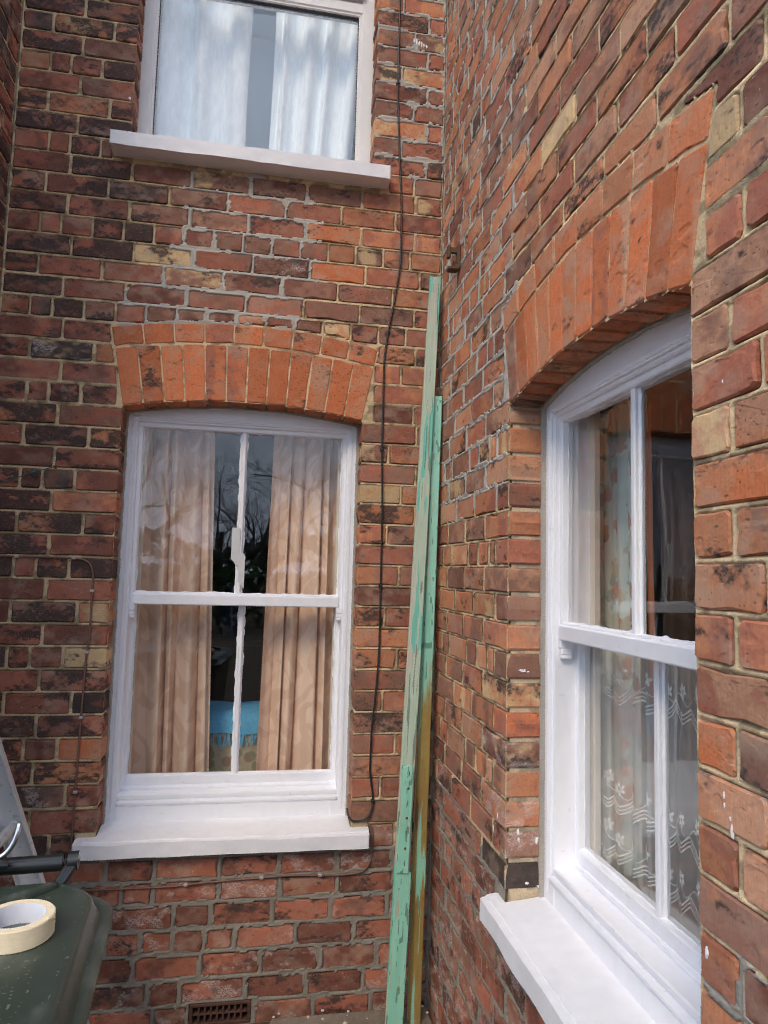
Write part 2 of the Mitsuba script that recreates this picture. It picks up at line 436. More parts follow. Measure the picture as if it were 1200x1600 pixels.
class Wall:
    def __init__(s, key, frame, u0, u1, seed):
        s.key, s.F, s.u0, s.u1 = key, frame, u0, u1
        s.rng = np.random.default_rng(seed)
        s.splay, s.tint = 0.05, 0.3; s.jambs, s.bricks, s.holes, s.block = [], [], [], []       # (polygon, tones, rough, group)
    def lay(s, k, z0, z1, spans, tone, joint):
        for a, b in spans:
            j, jz = joint
            ja, jb = (0 if any(abs(q - e) < 1e-6 for e in s.jambs) else j for q in (a, b))
            g = sbox(a + ja, z0 + jz, b - jb, z1 - jz)
            for h in s.block: 
                if g.intersects(h): g = g.difference(h)
            for q in clean(g):
                s.bricks.append((q, tone((a + b) / 2, (z0 + z1) / 2, s.rng), 'brick'))


def weights(rng, table):
    k = list(table); w = np.array([table[x] for x in k], float)
    return k[rng.choice(len(k), p=w / w.sum())]


def build_wall(w, zone, parts_limit, center, depth=0.10, rough=lambda u, z: 1.0):
    """Adds the bricks (the largest in view as parts, the rest as one part), the mortar sheet and the arch rings."""
    rng = w.rng
    seen = []
    for q, tones, sub in w.bricks:
        cu, cz = q.centroid.x, q.centroid.y
        P = w.F(np.array([[cu, 0, cz]]))[0] - eye
        dep = P @ fwd
        sx, sy = P @ right / max(dep, .01), P @ down / max(dep, .01)
        vis = dep > 0.1 and abs(sx) < 0.60 and abs(sy) < 0.78
        nrm = abs(P @ w.F.b) / np.linalg.norm(P)
        seen.append(q.area * nrm / (P @ P) if vis else q.area / (P @ P) * 1e-4)
    order = np.argsort(-np.array(seen))
    rank = np.empty(len(order), int); rank[order] = np.arange(len(order))
    nb = 0
    restv, restf, restuv, at = [], [], [], 0
    small = set()
    count_plain = 0
    for i in order:
        q, tones, sub = w.bricks[i]
        cu, cz = q.centroid.x, q.centroid.y
        arch = sub != 'brick'
        v, f, uv = brick_mesh(q, rng, depth, rough(cu, cz) * (0.45 if arch else 1.0), None if not arch else rng.uniform(-.0008, .0006), tones)
        if not arch and count_plain >= parts_limit:
            restv.append(w.F(v)); restf.append(f + at); restuv.append(uv); at += len(v); continue
        count_plain += not arch
        add(f'{w.key}__{sub}', (w.F(v), f), 'brick_material', uv=uv)
    if restv:
        add(f'{w.key}__outer_brickwork', (np.vstack(restv), np.vstack(restf)), 'brick_material', uv=np.vstack(restuv), kind='stuff')
    # mortar: one sheet whose depth follows the joints
    step = 0.005
    us, zs = np.arange(w.u0, w.u1 + 1e-6, step), np.arange(0.0, w.ztop + 1e-6, step)
    U, Z = np.meshgrid(us, zs)
    dist = np.full(U.shape, -1.0)                        # how far inside a brick outline
    for q, tones, sub in w.bricks:
        a0, b0, a1, b1 = q.bounds
        i0, i1 = np.searchsorted(us, a0 - .001), np.searchsorted(us, a1 + .001)
        j0, j1 = np.searchsorted(zs, b0 - .001), np.searchsorted(zs, b1 + .001)
        if sub == 'brick' and q.area > 0.97 * (a1 - a0) * (b1 - b0):
            uu, zz = U[j0:j1, i0:i1], Z[j0:j1, i0:i1]
            d = np.minimum(np.minimum(uu - a0, a1 - uu), np.minimum(zz - b0, b1 - zz))
        else:
            pp = shapely.points(U[j0:j1, i0:i1], Z[j0:j1, i0:i1])
            d = np.where(shapely.contains(q, pp), shapely.distance(q.exterior, pp), -1.0)
        dist[j0:j1, i0:i1] = np.maximum(dist[j0:j1, i0:i1], d)
    g = zone(U, Z)                                       # 0 buff, 1 pale repointing, 2 dark cement
    P3 = np.stack([U, Z, np.full_like(U, center)], -1)
    n1, n2 = meshkit.fbm(P3 * 70, 3, 3), meshkit.fbm(P3 * 22, 3, 8)
    recess = 0.0050 - 0.0030 * n1 + 0.0030 * (n2 - 0.5)
    flush = 0.0014 - 0.0035 * (n1 - 0.35) + 0.002 * (n2 - 0.5)
    k1 = np.clip(g, 0, 1) * (1 - 0.45 * np.clip(g - 1, 0, 1))
    d = recess * (1 - k1) + flush * k1
    lap = 0.006 * k1 * np.clip((n2 - 0.42) * 5 + (n1 - .5) * 2.2, -.3, 1.3)      # how far the new mortar laps on to the brick faces
    inside = dist > np.maximum(lap, 0.0005)
    d = np.where(inside, 0.012, np.where(dist > 0, np.minimum(d, -0.0012), d))
    ring = unary_union([q for q, t, sub in w.bricks if sub != 'brick'] or [Point(99, 99)]).buffer(.006).buffer(-.004)
    shapely.prepare(ring)
    inr = shapely.contains(ring, shapely.points(U, Z))
    d = np.where(inr, .0042 - .0012 * n1, d); inside = inside & ~inr
    V = np.stack([U, d, Z], -1).reshape(-1, 3)
    n_u = len(us)
    keep = np.ones((len(zs) - 1, n_u - 1), bool)
    cu, cz = U[:-1, :-1] + step / 2, Z[:-1, :-1] + step / 2
    for h in w.holes:
        a0, b0, a1, b1 = h.bounds
        m = (cu > a0) & (cu < a1) & (cz > b0) & (cz < b1)
        m[m] = shapely.contains(h, shapely.points(cu[m], cz[m]))
        keep &= ~m
    deep = (d[:-1, :-1] > .0115) & (d[1:, :-1] > .0115) & (d[:-1, 1:] > .0115) & (d[1:, 1:] > .0115)
    keep &= ~deep
    jj, ii = np.nonzero(keep)
    a = jj * n_u + ii
    Fq = np.stack([a, a + 1, a + n_u + 1, a + n_u], 1)
    used, inv = np.unique(Fq, return_inverse=True)
    Fq = inv.reshape(Fq.shape)
    add(f'{w.key}__mortar', (w.F(V[used]), Fq), 'mortar_material', smooth=True, uv=np.c_[g.reshape(-1)[used], g.reshape(-1)[used] * 0])
    # what lies behind the facing: the solid of the wall, with its openings
    body = sbox(w.u0 - .12, -0.2, w.u1 + .12, w.ztop).difference(unary_union([h.buffer(0.007, join_style=2) for h in w.holes]))
    m = []
    for gpoly in getattr(body, 'geoms', [body]):
        e = trimesh.creation.extrude_polygon(gpoly, 0.100, engine='earcut')
        vv = e.vertices; e.vertices = np.c_[vv[:, 0], 0.0125 + vv[:, 2], vv[:, 1]]; e.invert(); m.append(e)
    inner = sbox(w.u0 - .12, -0.2, w.u1 + .12, w.ztop).difference(unary_union([h.buffer(w.splay, join_style=2) for h in w.holes if h.area > .1]))
    for gpoly in getattr(inner, 'geoms', [inner]):
        e = trimesh.creation.extrude_polygon(gpoly, 0.125, engine='earcut')
        vv = e.vertices; e.vertices = np.c_[vv[:, 0], 0.113 + vv[:, 2], vv[:, 1]]; e.invert(); m.append(e)
    mm = w.F(cat(*m))
    add(f'{w.key}__core', mm, 'mortar_material', uv=np.ones((len(mm.vertices), 2)) * [w.tint, 0])


def pointing(w, arc, u0, u1, z0):
    """The cement fillet between the brick reveal and the window frame."""
    out = Polygon([(u0 - .01, z0), (u1 + .01, z0), (u1 + .01, arc.z)] + [(u, z + .01) for u, z in arc.pts()][::-1] + [(u0 - .01, arc.z)])
    inn = Polygon([(u0 + .006, z0 - .1), (u1 - .006, z0 - .1), (u1 - .006, arc.z - .006)] + [(u, z - .006) for u, z in arc.pts()[1:-1]][::-1] + [(u0 + .006, arc.z - .006)])
    e = trimesh.creation.extrude_polygon(out.difference(inn), .016, engine='earcut')
    v = e.vertices; e.vertices = np.c_[v[:, 0], .0915 + v[:, 2], v[:, 1]]; e.invert()
    e = e.subdivide_to_size(.02); v = e.vertices.copy()
    v += .006 * (np.stack([meshkit.fbm(v * 45 + 9 * k, 2, 4 + k) for k in range(3)], -1) - .5); e.vertices = v
    e = w.F(e)
    add(f'{w.key}__frame_pointing', e, 'mortar_material', smooth=True, uv=np.ones((len(e.vertices), 2)) * [1.3, 0])


def rows(rowlist, u0, u1):
    """Fills from u0 to u1 with the given brick pitches, the last one repeated; the last brick takes the rest."""
    out, u, i = [], u0, 0
    while u < u1 - 1e-6:
        L = rowlist[min(i, len(rowlist) - 1)]
        e = u + L
        if u1 - e < 0.045: e = u1
        out.append((u, min(e, u1))); u = e; i += 1
    return out


# ---- back wall (window below, window above)
arcA = Arc(-0.0725, 0.4245, 2.107, 0.040)
openA = Polygon([(-.497, .640), (.352, .640)] + arcA.pts()[::-1])
openU = sbox(-.523, 3.05, .366, ZTOP + .3)
ringA1 = voussoirs(arcA, 12, 0.206)
arcA2 = Arc(arcA.c, 0.4245 * (arcA.r + .213) / arcA.r, arcA.zc + math.sqrt((arcA.r + .213) ** 2 - (0.4245 * (arcA.r + .213) / arcA.r) ** 2), 0.0)if False else None


def ring_over(arc, off, n, h):
    a = Arc.__new__(Arc); a.c, a.r, a.zc = arc.c, arc.r + off, arc.zc; a.h = arc.h * (arc.r + off) / arc.r
    return voussoirs(a, n, h)


ringA2 = ring_over(arcA, .213, 9, 0.071)
sillA_face = sbox(-.560, .588, .415, .662)
sillU_face = sbox(-.579, 3.004, .423, 3.072)
ventA = sbox(-.172, .028, .034, .104)
wA = Wall('back_brick_wall', FA, -.917, .645, 11); wA.ztop = ZTOP
wA.holes = [openA, openU, ventA]; wA.jambs = [-.497, .352, -.523, .366]
wA.block = [openA, unary_union(ringA1).buffer(.010), unary_union(ringA2).buffer(.009), openU, sillA_face.buffer(.006), sillU_face.buffer(.006), ventA.buffer(.008)]
SPOTS_A = [((-.70, .77), (K_, P_, 0, 3)), ((.19, 2.80), (T_, O_, 1, 0)), ((.187, 2.67), (T_, O_, 1, 0)), ((-.613, .924), (T_, O_, 1, 0)), ((-.701, 2.301), (B_, K_, 3, 1)), ((-.847, 3.311), (S_, O_, 0, 0)),
           ((-.596, 1.231), (B_, B_, 2, 0)), ((.547, 3.644), (B_, P_, 2, 0)), ((.575, 2.974), (R_, B_, 2, 0)), ((.551, 3.472), (B_, O_, 1, 0)), ((-.40, 2.672), (B_, B_, 3, 0)),
           ((-.31, 2.80), (B_, D_, 2, 0)), ((-.05, 2.45), (S_, R_, 1, 0)), ((.27, 2.45), (B_, O_, 2, 0))]


def toneA(u, z, rng):
    for (a, b), t in SPOTS_A:
        if abs(a - u) < .06 and abs(b - z) < .037: return t
    if z < .58:
        t = weights(rng, {(R_, D_): 5, (D_, R_): 5, (R_, R_): 3, (D_, D_): 2, (O_, R_): .8})
        return (*t, int(rng.choice([0, 1, 2, 3])), int(rng.choice([0, 0, 1, 2, 3])))
    if u < -.45:
        low = z < 2.0
        t = weights(rng, {(R_, D_): 5, (R_, R_): 2.2, (O_, D_): 1.3, (D_, R_): 4 + 2 * low, (D_, K_): 1.2 + 1.2 * low, (R_, P_): 2, (O_, R_): .9, (P_, D_): 1.5, (B_, O_): .25})
        return (*t, int(rng.choice([0, 1, 3, 4, 5, 6] if not low else [1, 3, 4, 5, 6, 7])), 0)
    if u > .34:
        t = weights(rng, {(R_, O_): 4, (R_, P_): 3, (O_, R_): 3, (P_, R_): 2, (P_, O_): 2, (D_, R_): 1.5, (B_, P_): .7, (O_, B_): .8})
        return (*t, int(rng.choice([0, 0, 1, 2, 3, 4])), int(rng.random() < .08))
    t = weights(rng, {(R_, P_): 3, (P_, R_): 3, (P_, D_): 3, (R_, D_): 2, (D_, P_): 3, (B_, P_): .7, (O_, P_): 1.2})
    return (*t, int(rng.choice([0, 1, 2, 3])), int(rng.random() < .1))


bedsA = [0.02, .100, .180, .265, .343, .424, .500, .578, .662] + [ZB + PITCH * k for k in range(-11, 43)]
for i in range(len(bedsA) - 1):
    z0, z1 = bedsA[i], bedsA[i + 1]
    k = i - 20
    zm = (z0 + z1) / 2
    lower = zm < .60
    kind = k % 4
    S, H = .21, .105
    left = [[S], [H, S], [S], [H, .07, H, H, .072]][kind] if kind != 3 else [H, .07, H, H, H]
    jt = (.0055, .0053) if not lower else (.008, .0075)
    if lower:
        pat = [[.17, .2, .2, .12, .2], [.1, .2, .2, .1, .21, .2], [.2, .2, .15, .21], [.11, .1, .2, .11, .1, .1, .1, .2]][kind]
        sp = rows([x * 1.02 for x in pat] + [.2], -.917 + .05 * (k % 3), .645)
        if sp[0][0] > -.917: sp = [(-.917, sp[0][0])] + sp
        wA.lay(k, z0, z1, sp, toneA, jt); continue
    lo_open = .655 < zm < 2.13
    up_open = zm > 3.06
    if lo_open or up_open or 2.13 <= zm < 2.32:
        e0, e1 = (-.497, .352) if not up_open else (-.523, .366)
        if zm >= 2.13 and not up_open: e0, e1 = -.515, .392
        wA.lay(k, z0, z1, rows(left, -.917, e0), toneA, jt)
        rp = [[S, .1], [H, .2], [S, .1], [.155, .15]][kind]
        wA.lay(k, z0, z1, rows(rp, e1, .645), toneA, jt)
    else:
        jog = wA.rng.uniform(-.015, .015)
        full = rows(left + [H if kind == 3 else S], -.917, .645)
        full = [(a + (jog if 0 < q else 0), b + (jog if q < len(full) - 1 else 0)) for q, (a, b) in enumerate(full)]
        wA.lay(k, z0, z1, full, toneA, jt)
for q in ringA1: wA.bricks.append((q, (T_, weights(wA.rng, {T_: 3, O_: 1, R_: 1}), int(wA.rng.choice([0, 0, 1, 2])), 0), 'window_arch__brick'))
for q in ringA2: wA.bricks.append((q, (T_, weights(wA.rng, {T_: 2, O_: 2, R_: 1}), int(wA.rng.choice([0, 1, 2])), 0), 'window_arch__brick'))

patchA = Polygon([(-.34, 3.02), (.05, 3.02), (.20, 2.86), (.17, 2.62), (.10, 2.44), (-.53, 2.36), (-.54, 2.50), (-.42, 2.64), (-.33, 2.80)])


def zoneA(U, Z):
    n = meshkit.fbm(np.stack([U * 9, Z * 9, U * 0 + 2], -1), 3, 5)
    g = np.zeros(U.shape)
    a0, b0, a1, b1 = patchA.bounds
    m = (U > a0 - .1) & (U < a1 + .1) & (Z > b0 - .1) & (Z < b1 + .1)
    sd = np.full(U.shape, -1.0)
    pp = shapely.points(U[m], Z[m])
    sd[m] = np.where(shapely.contains(patchA, pp), 1, -1) * shapely.distance(patchA.exterior, pp)
    g = np.where(sd + (n - .5) * .10 > 0, 1.0, g)
    g = np.where((U > .36) & (Z > 3.10 + (n - .5) * .2), 1.0, g)
    g = np.where(Z < .60 + (n - .5) * .16, 1.85, g)
    return g


labels['back_brick_wall'] = {'label': 'soot-stained red brick house wall facing us, with two white windows one above the other', 'category': 'wall'}
build_wall(wA, zoneA, 290, 1.0, rough=lambda u, z: 2.0 if z < .58 else (1.35 if -.45 < u < .25 and z > 2.3 else 1.0))
pointing(wA, arcA, -.497, .352, .66)
labels['back_brick_wall__window_arch'] = {'label': 'bright orange brick arch over the lower window'}

# ---- right wall, running towards us
arcB = Arc(-1.347, 0.398, 2.006, 0.046)
openB = Polygon([(-1.745, .705), (-.949, .705)] + arcB.pts()[::-1])
ringB1 = voussoirs(arcB, 12, 0.212)
ringB2 = ring_over(arcB, .217, 8, 0.072)
sillB_face = sbox(-1.806, .650, -.888, .728)
wB = Wall('side_brick_wall', FB, -2.5, -.25, 23); wB.ztop = ZTOP
wB.holes = [openB]; wB.splay = .17; wB.jambs = [-1.745, -.949]
wB.block = [openB, unary_union(ringB1).buffer(.007), unary_union(ringB2).buffer(.008), sillB_face.buffer(.005)]
SPOTS_B = [((-1.967, 1.535), (P_, D_, 3, 0)), ((-1.587, 1.655), (S_, O_, 0, 0)), ((-.861, 1.776), (S_, B_, 0, 1)), ((-.835, 2.209), (B_, B_, 0, 0)), ((-1.084, 2.605), (P_, S_, 1, 0)),
           ((-.82, 1.70), (O_, T_, 1, 0)), ((-.90, 1.55), (S_, O_, 1, 0)), ((-.90, 1.39), (S_, R_, 1, 0)), ((-1.80, 1.24), (B_, O_, 3, 0)), ((-.86, 1.47), (R_, O_, 2, 0)),
           ((-.90, 1.31), (O_, T_, 0, 0)), ((-.86, 1.23), (S_, O_, 0, 1)), ((-1.80, .90), (R_, O_, 1, 2)), ((-1.80, .80), (K_, K_, 3, 0)), ((-1.80, 1.12), (B_, D_, 2, 2)), ((-1.80, 1.17), (T_, R_, 0, 0)),
           ((-1.80, 1.46), (D_, P_, 0, 0))]


def toneB(u, z, rng):
    for (a, b), t in SPOTS_B:
        if abs(a - u) < .06 and abs(b - z) < .036: return t
    if z < .80:
        t = weights(rng, {(R_, D_): 4, (D_, R_): 3, (P_, R_): 2, (R_, P_): 2})
        return (*t, int(rng.choice([1, 2, 3, 4])), int(rng.choice([0, 1, 2, 3])))
    if u < -1.74 and z < 1.0:
        t = weights(rng, {(R_, D_): 3, (P_, R_): 2, (O_, P_): 2})
        return (*t, int(rng.choice([2, 3])), int(rng.choice([0, 1, 2])))
    t = weights(rng, {(S_, O_): 2.5, (O_, R_): 3.5, (R_, O_): 4, (P_, S_): 2, (S_, P_): 2, (P_, O_): 3, (R_, P_): 3, (B_, P_): .35, (O_, B_): 1.6, (O_, P_): 2, (D_, P_): .9})
    return (*t, int(rng.choice([0, 0, 1, 1, 2, 3])), int(rng.random() < .06))


for k in range(-21, 42):
    z0, z1 = ZB + PITCH * k, ZB + PITCH * (k + 1)
    if z1 < .02: continue
    z0 = max(z0, .01)
    zm = (z0 + z1) / 2
    S, H = .2, .1
    jt = (.0050, .0052) if zm > .85 else (.0065, .0065)
    odd = k % 2
    if .724 < zm < 2.03 or 2.03 <= zm < 2.28:
        e0, e1 = (-1.745, -.949) if zm < 2.03 else (-1.78, -.915)
        pat = [[H, S], [S, S]][odd] if k % 4 else [H, .06, H, H, S, H]
        sp = rows(pat, 0, 2.5 + e0)
        wB.lay(k, z0, z1, [(e0 - b, e0 - a) for a, b in sp][::-1], toneB, jt)
        wB.lay(k, z0, z1, rows([[.088, .18], [.18, .18], [.088, .178], [.15, .18]][k % 4], e1, -.25), toneB, jt)
    else:
        jog = wB.rng.uniform(-.02, .02)
        pat = [[H, .19], [.19], [H + .03, .19], [H, .06, H, H, H, H, .19]][k % 4]
        sp = rows(pat, -2.5, -.25)
        wB.lay(k, z0, z1, [(a + (jog if i else 0), b + (jog if i < len(sp) - 1 else 0)) for i, (a, b) in enumerate(sp)], toneB, jt)
for q in ringB1: wB.bricks.append((q, (T_, weights(wB.rng, {O_: 3, R_: 3, S_: 1.5, T_: 2, P_: .4}), int(wB.rng.choice([0, 0, 1])), 0), 'window_arch__brick'))
for q in ringB2: wB.bricks.append((q, (O_, weights(wB.rng, {O_: 2, S_: 1, T_: 2}), int(wB.rng.choice([0, 0, 1])), 0), 'window_arch__brick'))


def zoneB(U, Z):
    n = meshkit.fbm(np.stack([U * 7, Z * 7, U * 0 + 6], -1), 3, 9)
    g = np.zeros(U.shape)
    lim = -1.76 + np.clip(Z - 2.1, 0, .6) * 0.22
    g = np.where((U + (n - .5) * .25 < lim) & (Z + (n - .5) * .12 > 1.74), 1.0, g)
    g = np.where(Z < .86 - (U + 2.5) * .10 + (n - .5) * .25, 1.8, g)
    g = np.where((U > -.955 + (n - .5) * .1) & (Z < 1.03 + (n - .5) * .12), 1.6, g)
    return g


labels['side_brick_wall'] = {'label': 'orange and brown brick side wall on the right, receding to the corner', 'category': 'wall'}
build_wall(wB, zoneB, 290, 5.0, rough=lambda u, z: 1.5 if z < .8 else 1.0)
pointing(wB, arcB, -1.745, -.949, .73)
labels['side_brick_wall__window_arch'] = {'label': 'orange brick arch over the right window'}

def splash(w, u, z, a, b, d, seed, axis='face'):
    rng = np.random.default_rng(seed)
    n = 14
    t = np.arange(n) * 2 * np.pi / n
    r = 1 + .28 * rng.normal(0, 1, n)
    p, q = a * r * np.cos(t), b * r * np.sin(t)
    ring0 = np.c_[p, q]; ring1 = ring0 * .8
    H = .0012
    if axis == 'face': f3 = lambda c, h: np.c_[u + c[:, 0], np.full(n, d - h), z + c[:, 1]]
    else: f3 = lambda c, h: np.c_[np.full(n, u + h), d + c[:, 0], z + c[:, 1]]
    v = np.vstack([f3(ring0, -.002), f3(ring1, H), f3(ring1 * 0, H * 1.2)[:1]])
    f = [(i, (i + 1) % n, n + (i + 1) % n) for i in range(n)] + [(i, n + (i + 1) % n, n + i) for i in range(n)] + [(n + i, n + (i + 1) % n, 2 * n) for i in range(n)]
    add(f'{w.key}__paint_splash', (w.F(v), np.array(f)), 'white_masonry_paint')


for i_, (u, z, a, b) in enumerate([(-.871, 1.206, .0022, .010), (-.8735, 1.222, .0012, .003), (-.886, 1.249, .0016, .005), (-.885, 1.236, .0011, .004), (-.93, 1.02, .003, .008), (-1.83, .872, .003, .012), (-1.80, .915, .0022, .008), (-.872, 1.83, .0018, .004)]): splash(wB, u, z, a, b, -.0010, 40 + i_)
for i_, (d, z, a, b) in enumerate([(.045, 1.30, .010, .0045), (.058, 1.297, .004, .002), (.035, .884, .005, .020), (.085, .874, .004, .010), (.06, .765, .006, .003), (.09, .757, .004, .003)]): splash(wB, -1.745, z, a, b, d, 60 + i_, 'reveal')
for i_ in range(6): splash(wA, .515 + .010 * i_, 3.642 - .003 * i_, .0035, .013 - .0012 * abs(i_ - 2), -.0015, 80 + i_)
splash(wA, -.535, 3.24, .004, .006, -.0015, 90)

# ---- left wall, a sliver of it in view
wC = Wall('left_brick_wall', FC, 1.75, 2.5, 31); wC.ztop = ZTOP
for k in range(-20, 42):
    z0, z1 = ZB + PITCH * k, ZB + PITCH * (k + 1)
    if z1 < .02: continue
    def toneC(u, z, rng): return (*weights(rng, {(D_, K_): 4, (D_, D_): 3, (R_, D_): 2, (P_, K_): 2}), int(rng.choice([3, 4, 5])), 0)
    wC.lay(k, max(z0, .01), z1, [(2.5 - b, 2.5 - a) for a, b in rows([.1, .2] if k % 2 else [.2], 0, .75)], toneC, (.0042, .0042))
labels['left_brick_wall'] = {'label': 'dark shaded brick return wall along the left edge', 'category': 'wall'}
build_wall(wC, lambda U, Z: np.zeros(U.shape), 290, 9.0)

# ------------------------------------------------------------------ ground
def sheet(x0, x1, y0, y1, z, step, amp, seed, f=6):
    xs, ys = np.arange(x0, x1 + 1e-6, step), np.arange(y0, y1 + 1e-6, step)
    X, Y = np.meshgrid(xs, ys)
    Zz = z + amp * (meshkit.fbm(np.stack([X * f, Y * f, X * 0], -1), 3, seed) - .5)
    i, j = np.meshgrid(np.arange(len(xs) - 1), np.arange(len(ys) - 1))
    a = (j * len(xs) + i).ravel()
    return trimesh.Trimesh(np.stack([X, Y, Zz], -1).reshape(-1, 3), np.vstack([np.stack([a, a + 1, a + len(xs) + 1], 1), np.stack([a, a + len(xs) + 1, a + len(xs)], 1)]), process=False)


gm = trimesh.creation.box((300, 300, 0.5)); gm.apply_translation((0, 0, -0.25))
add('ground', gm, 'soil', kind='structure')
add('yard_soil', sheet(-.93, .66, .2, 2.51, .024, .02, .02, 3), 'soil', kind='structure')
labels['paving'] = {'kind': 'structure', 'label': 'worn concrete paving slabs at the foot of the walls'}


def slab(x0, x1, y0, y1, z, seed):
    rng = np.random.default_rng(seed)
    m = cbox(x0, x1, y0, y1, -.03, z, .008)
    m = m.subdivide_to_size(.06)
    v = m.vertices.copy(); v += .006 * (np.stack([meshkit.noise(v * 14 + k * 9, seed) for k in range(3)], -1) - .5); m.vertices = v
    return m


for x0, x1, y0, y1, z, s in [(.095, .632, 1.92, 2.478, .055, 1), (-.48, -.195, 1.9, 2.45, .058, 2), (-.17, .08, 1.9, 2.40, .04, 3), (-.9, -.50, 1.9, 2.46, .05, 4), (.1, .63, 1.3, 1.9, .05, 5), (-.47, .08, 1.28, 1.88, .046, 6), (-.9, -.49, 1.28, 1.88, .045, 7)]:
    add('paving__slab', slab(x0, x1, y0, y1, z, s), 'paving_surface', smooth=30)
rng = np.random.default_rng(5)
ch = []
for i in range(40):
    s = rng.uniform(.003, .009)
    m = trimesh.creation.icosphere(0, 1.0); m.apply_scale([s, s * rng.uniform(.6, 1), s * .5]); m.apply_transform(trimesh.transformations.rotation_matrix(rng.uniform(0, 6), [0, 0, 1]))
    m.apply_translation((rng.uniform(.1, .63), rng.uniform(2.25, 2.49), .058)); ch.append(m)
add('paint_chippings', cat(*ch), 'chippings', label='pale paint and mortar crumbs scattered on the paving under the planks', kind='stuff')

# ------------------------------------------------------------------ air brick at the foot of the back wall
am = [cbox(-.170, .032, 2.499, 2.56, .030, .042, .003), cbox(-.170, .032, 2.499, 2.56, .091, .103, .003), cbox(-.170, -.158, 2.499, 2.56, .042, .091, .002), cbox(.020, .032, 2.499, 2.56, .042, .091, .002),
      cbox(-.158, .020, 2.503, 2.55, .063, .070, .002)]
for i in range(1, 9): 
    x = -.158 + .178 * i / 9
    am.append(cbox(x - .0035, x + .0035, 2.503, 2.55, .042, .091, .0015))
am.append(trimesh.creation.box(bounds=[(-.20, 2.552, .0), (.06, 2.60, .13)]))
mm = cat(*am)
mat('dark_terracotta', base_color=proc(lambda p, n, uv: mix((.05, .024, .018), (.11, .048, .034), fbm(p.x * 60, p.y * 60, p.z * 60, 3))), roughness=0.85)
add('back_brick_wall__air_brick', mm, 'dark_terracotta')

# ------------------------------------------------------------------ windows
def ragged(mesh, amp, f, seed, step=None):
    m = mesh.subdivide_to_size(step) if step else mesh.copy()
    v = m.vertices.copy()
    v += amp * (np.stack([meshkit.fbm(v * f + 13 * k, 2, seed + k) for k in range(3)], -1) - .5) * 2
    m.vertices = v
    return m


def pane_mesh(u0, u1, z0, z1, d, seed, amp=0.0007, n=14):
    us, zs = np.linspace(u0, u1, n), np.linspace(z0, z1, n * 2)
    U, Z = np.meshgrid(us, zs)
    D = d + amp * (meshkit.fbm(np.stack([U * 5, Z * 5, U * 0 + seed], -1), 2, seed) - .5)
    i, j = np.meshgrid(np.arange(n - 1), np.arange(2 * n - 1)); a = (j * n + i).ravel()
    return trimesh.Trimesh(np.stack([U, D, Z], -1).reshape(-1, 3), np.vstack([np.stack([a, a + 1, a + n + 1], 1), np.stack([a, a + n + 1, a + n], 1)]), process=False)


def paint_edge(u0, u1, z0, z1, d, seed):
    """The ragged line of paint that runs on to the glass round one pane."""
    rng = np.random.default_rng(seed)
    out = []
    for (a, b, nrm) in (((u0, z0), (u1, z0), (0, 1)), ((u1, z0), (u1, z1), (-1, 0)), ((u1, z1), (u0, z1), (0, -1)), ((u0, z1), (u0, z0), (1, 0))):
        L = math.dist(a, b); n = max(6, int(L / .006))
        t = np.linspace(0, 1, n)
        w = .0010 + .0045 * np.clip(meshkit.fbm(np.stack([t * L * 45, t * 0 + seed, t * 0 + nrm[0] * 3 + nrm[1]], -1), 3, seed) - .40, 0, 1) * 2.2
        A, B, N = np.array(a), np.array(b), np.array(nrm)
        p = A + (B - A) * t[:, None]
        q = p + N * w[:, None]
        p = p - N * .004
        v = np.vstack([np.c_[p[:, 0], np.full(n, d - .0012), p[:, 1]], np.c_[q[:, 0], np.full(n, d - .0004), q[:, 1]]])
        i = np.arange(n - 1)
        out.append(trimesh.Trimesh(v, np.vstack([np.stack([i, i + 1, i + n + 1], 1), np.stack([i, i + n + 1, i + n], 1)]), process=False))
    return cat(*out)


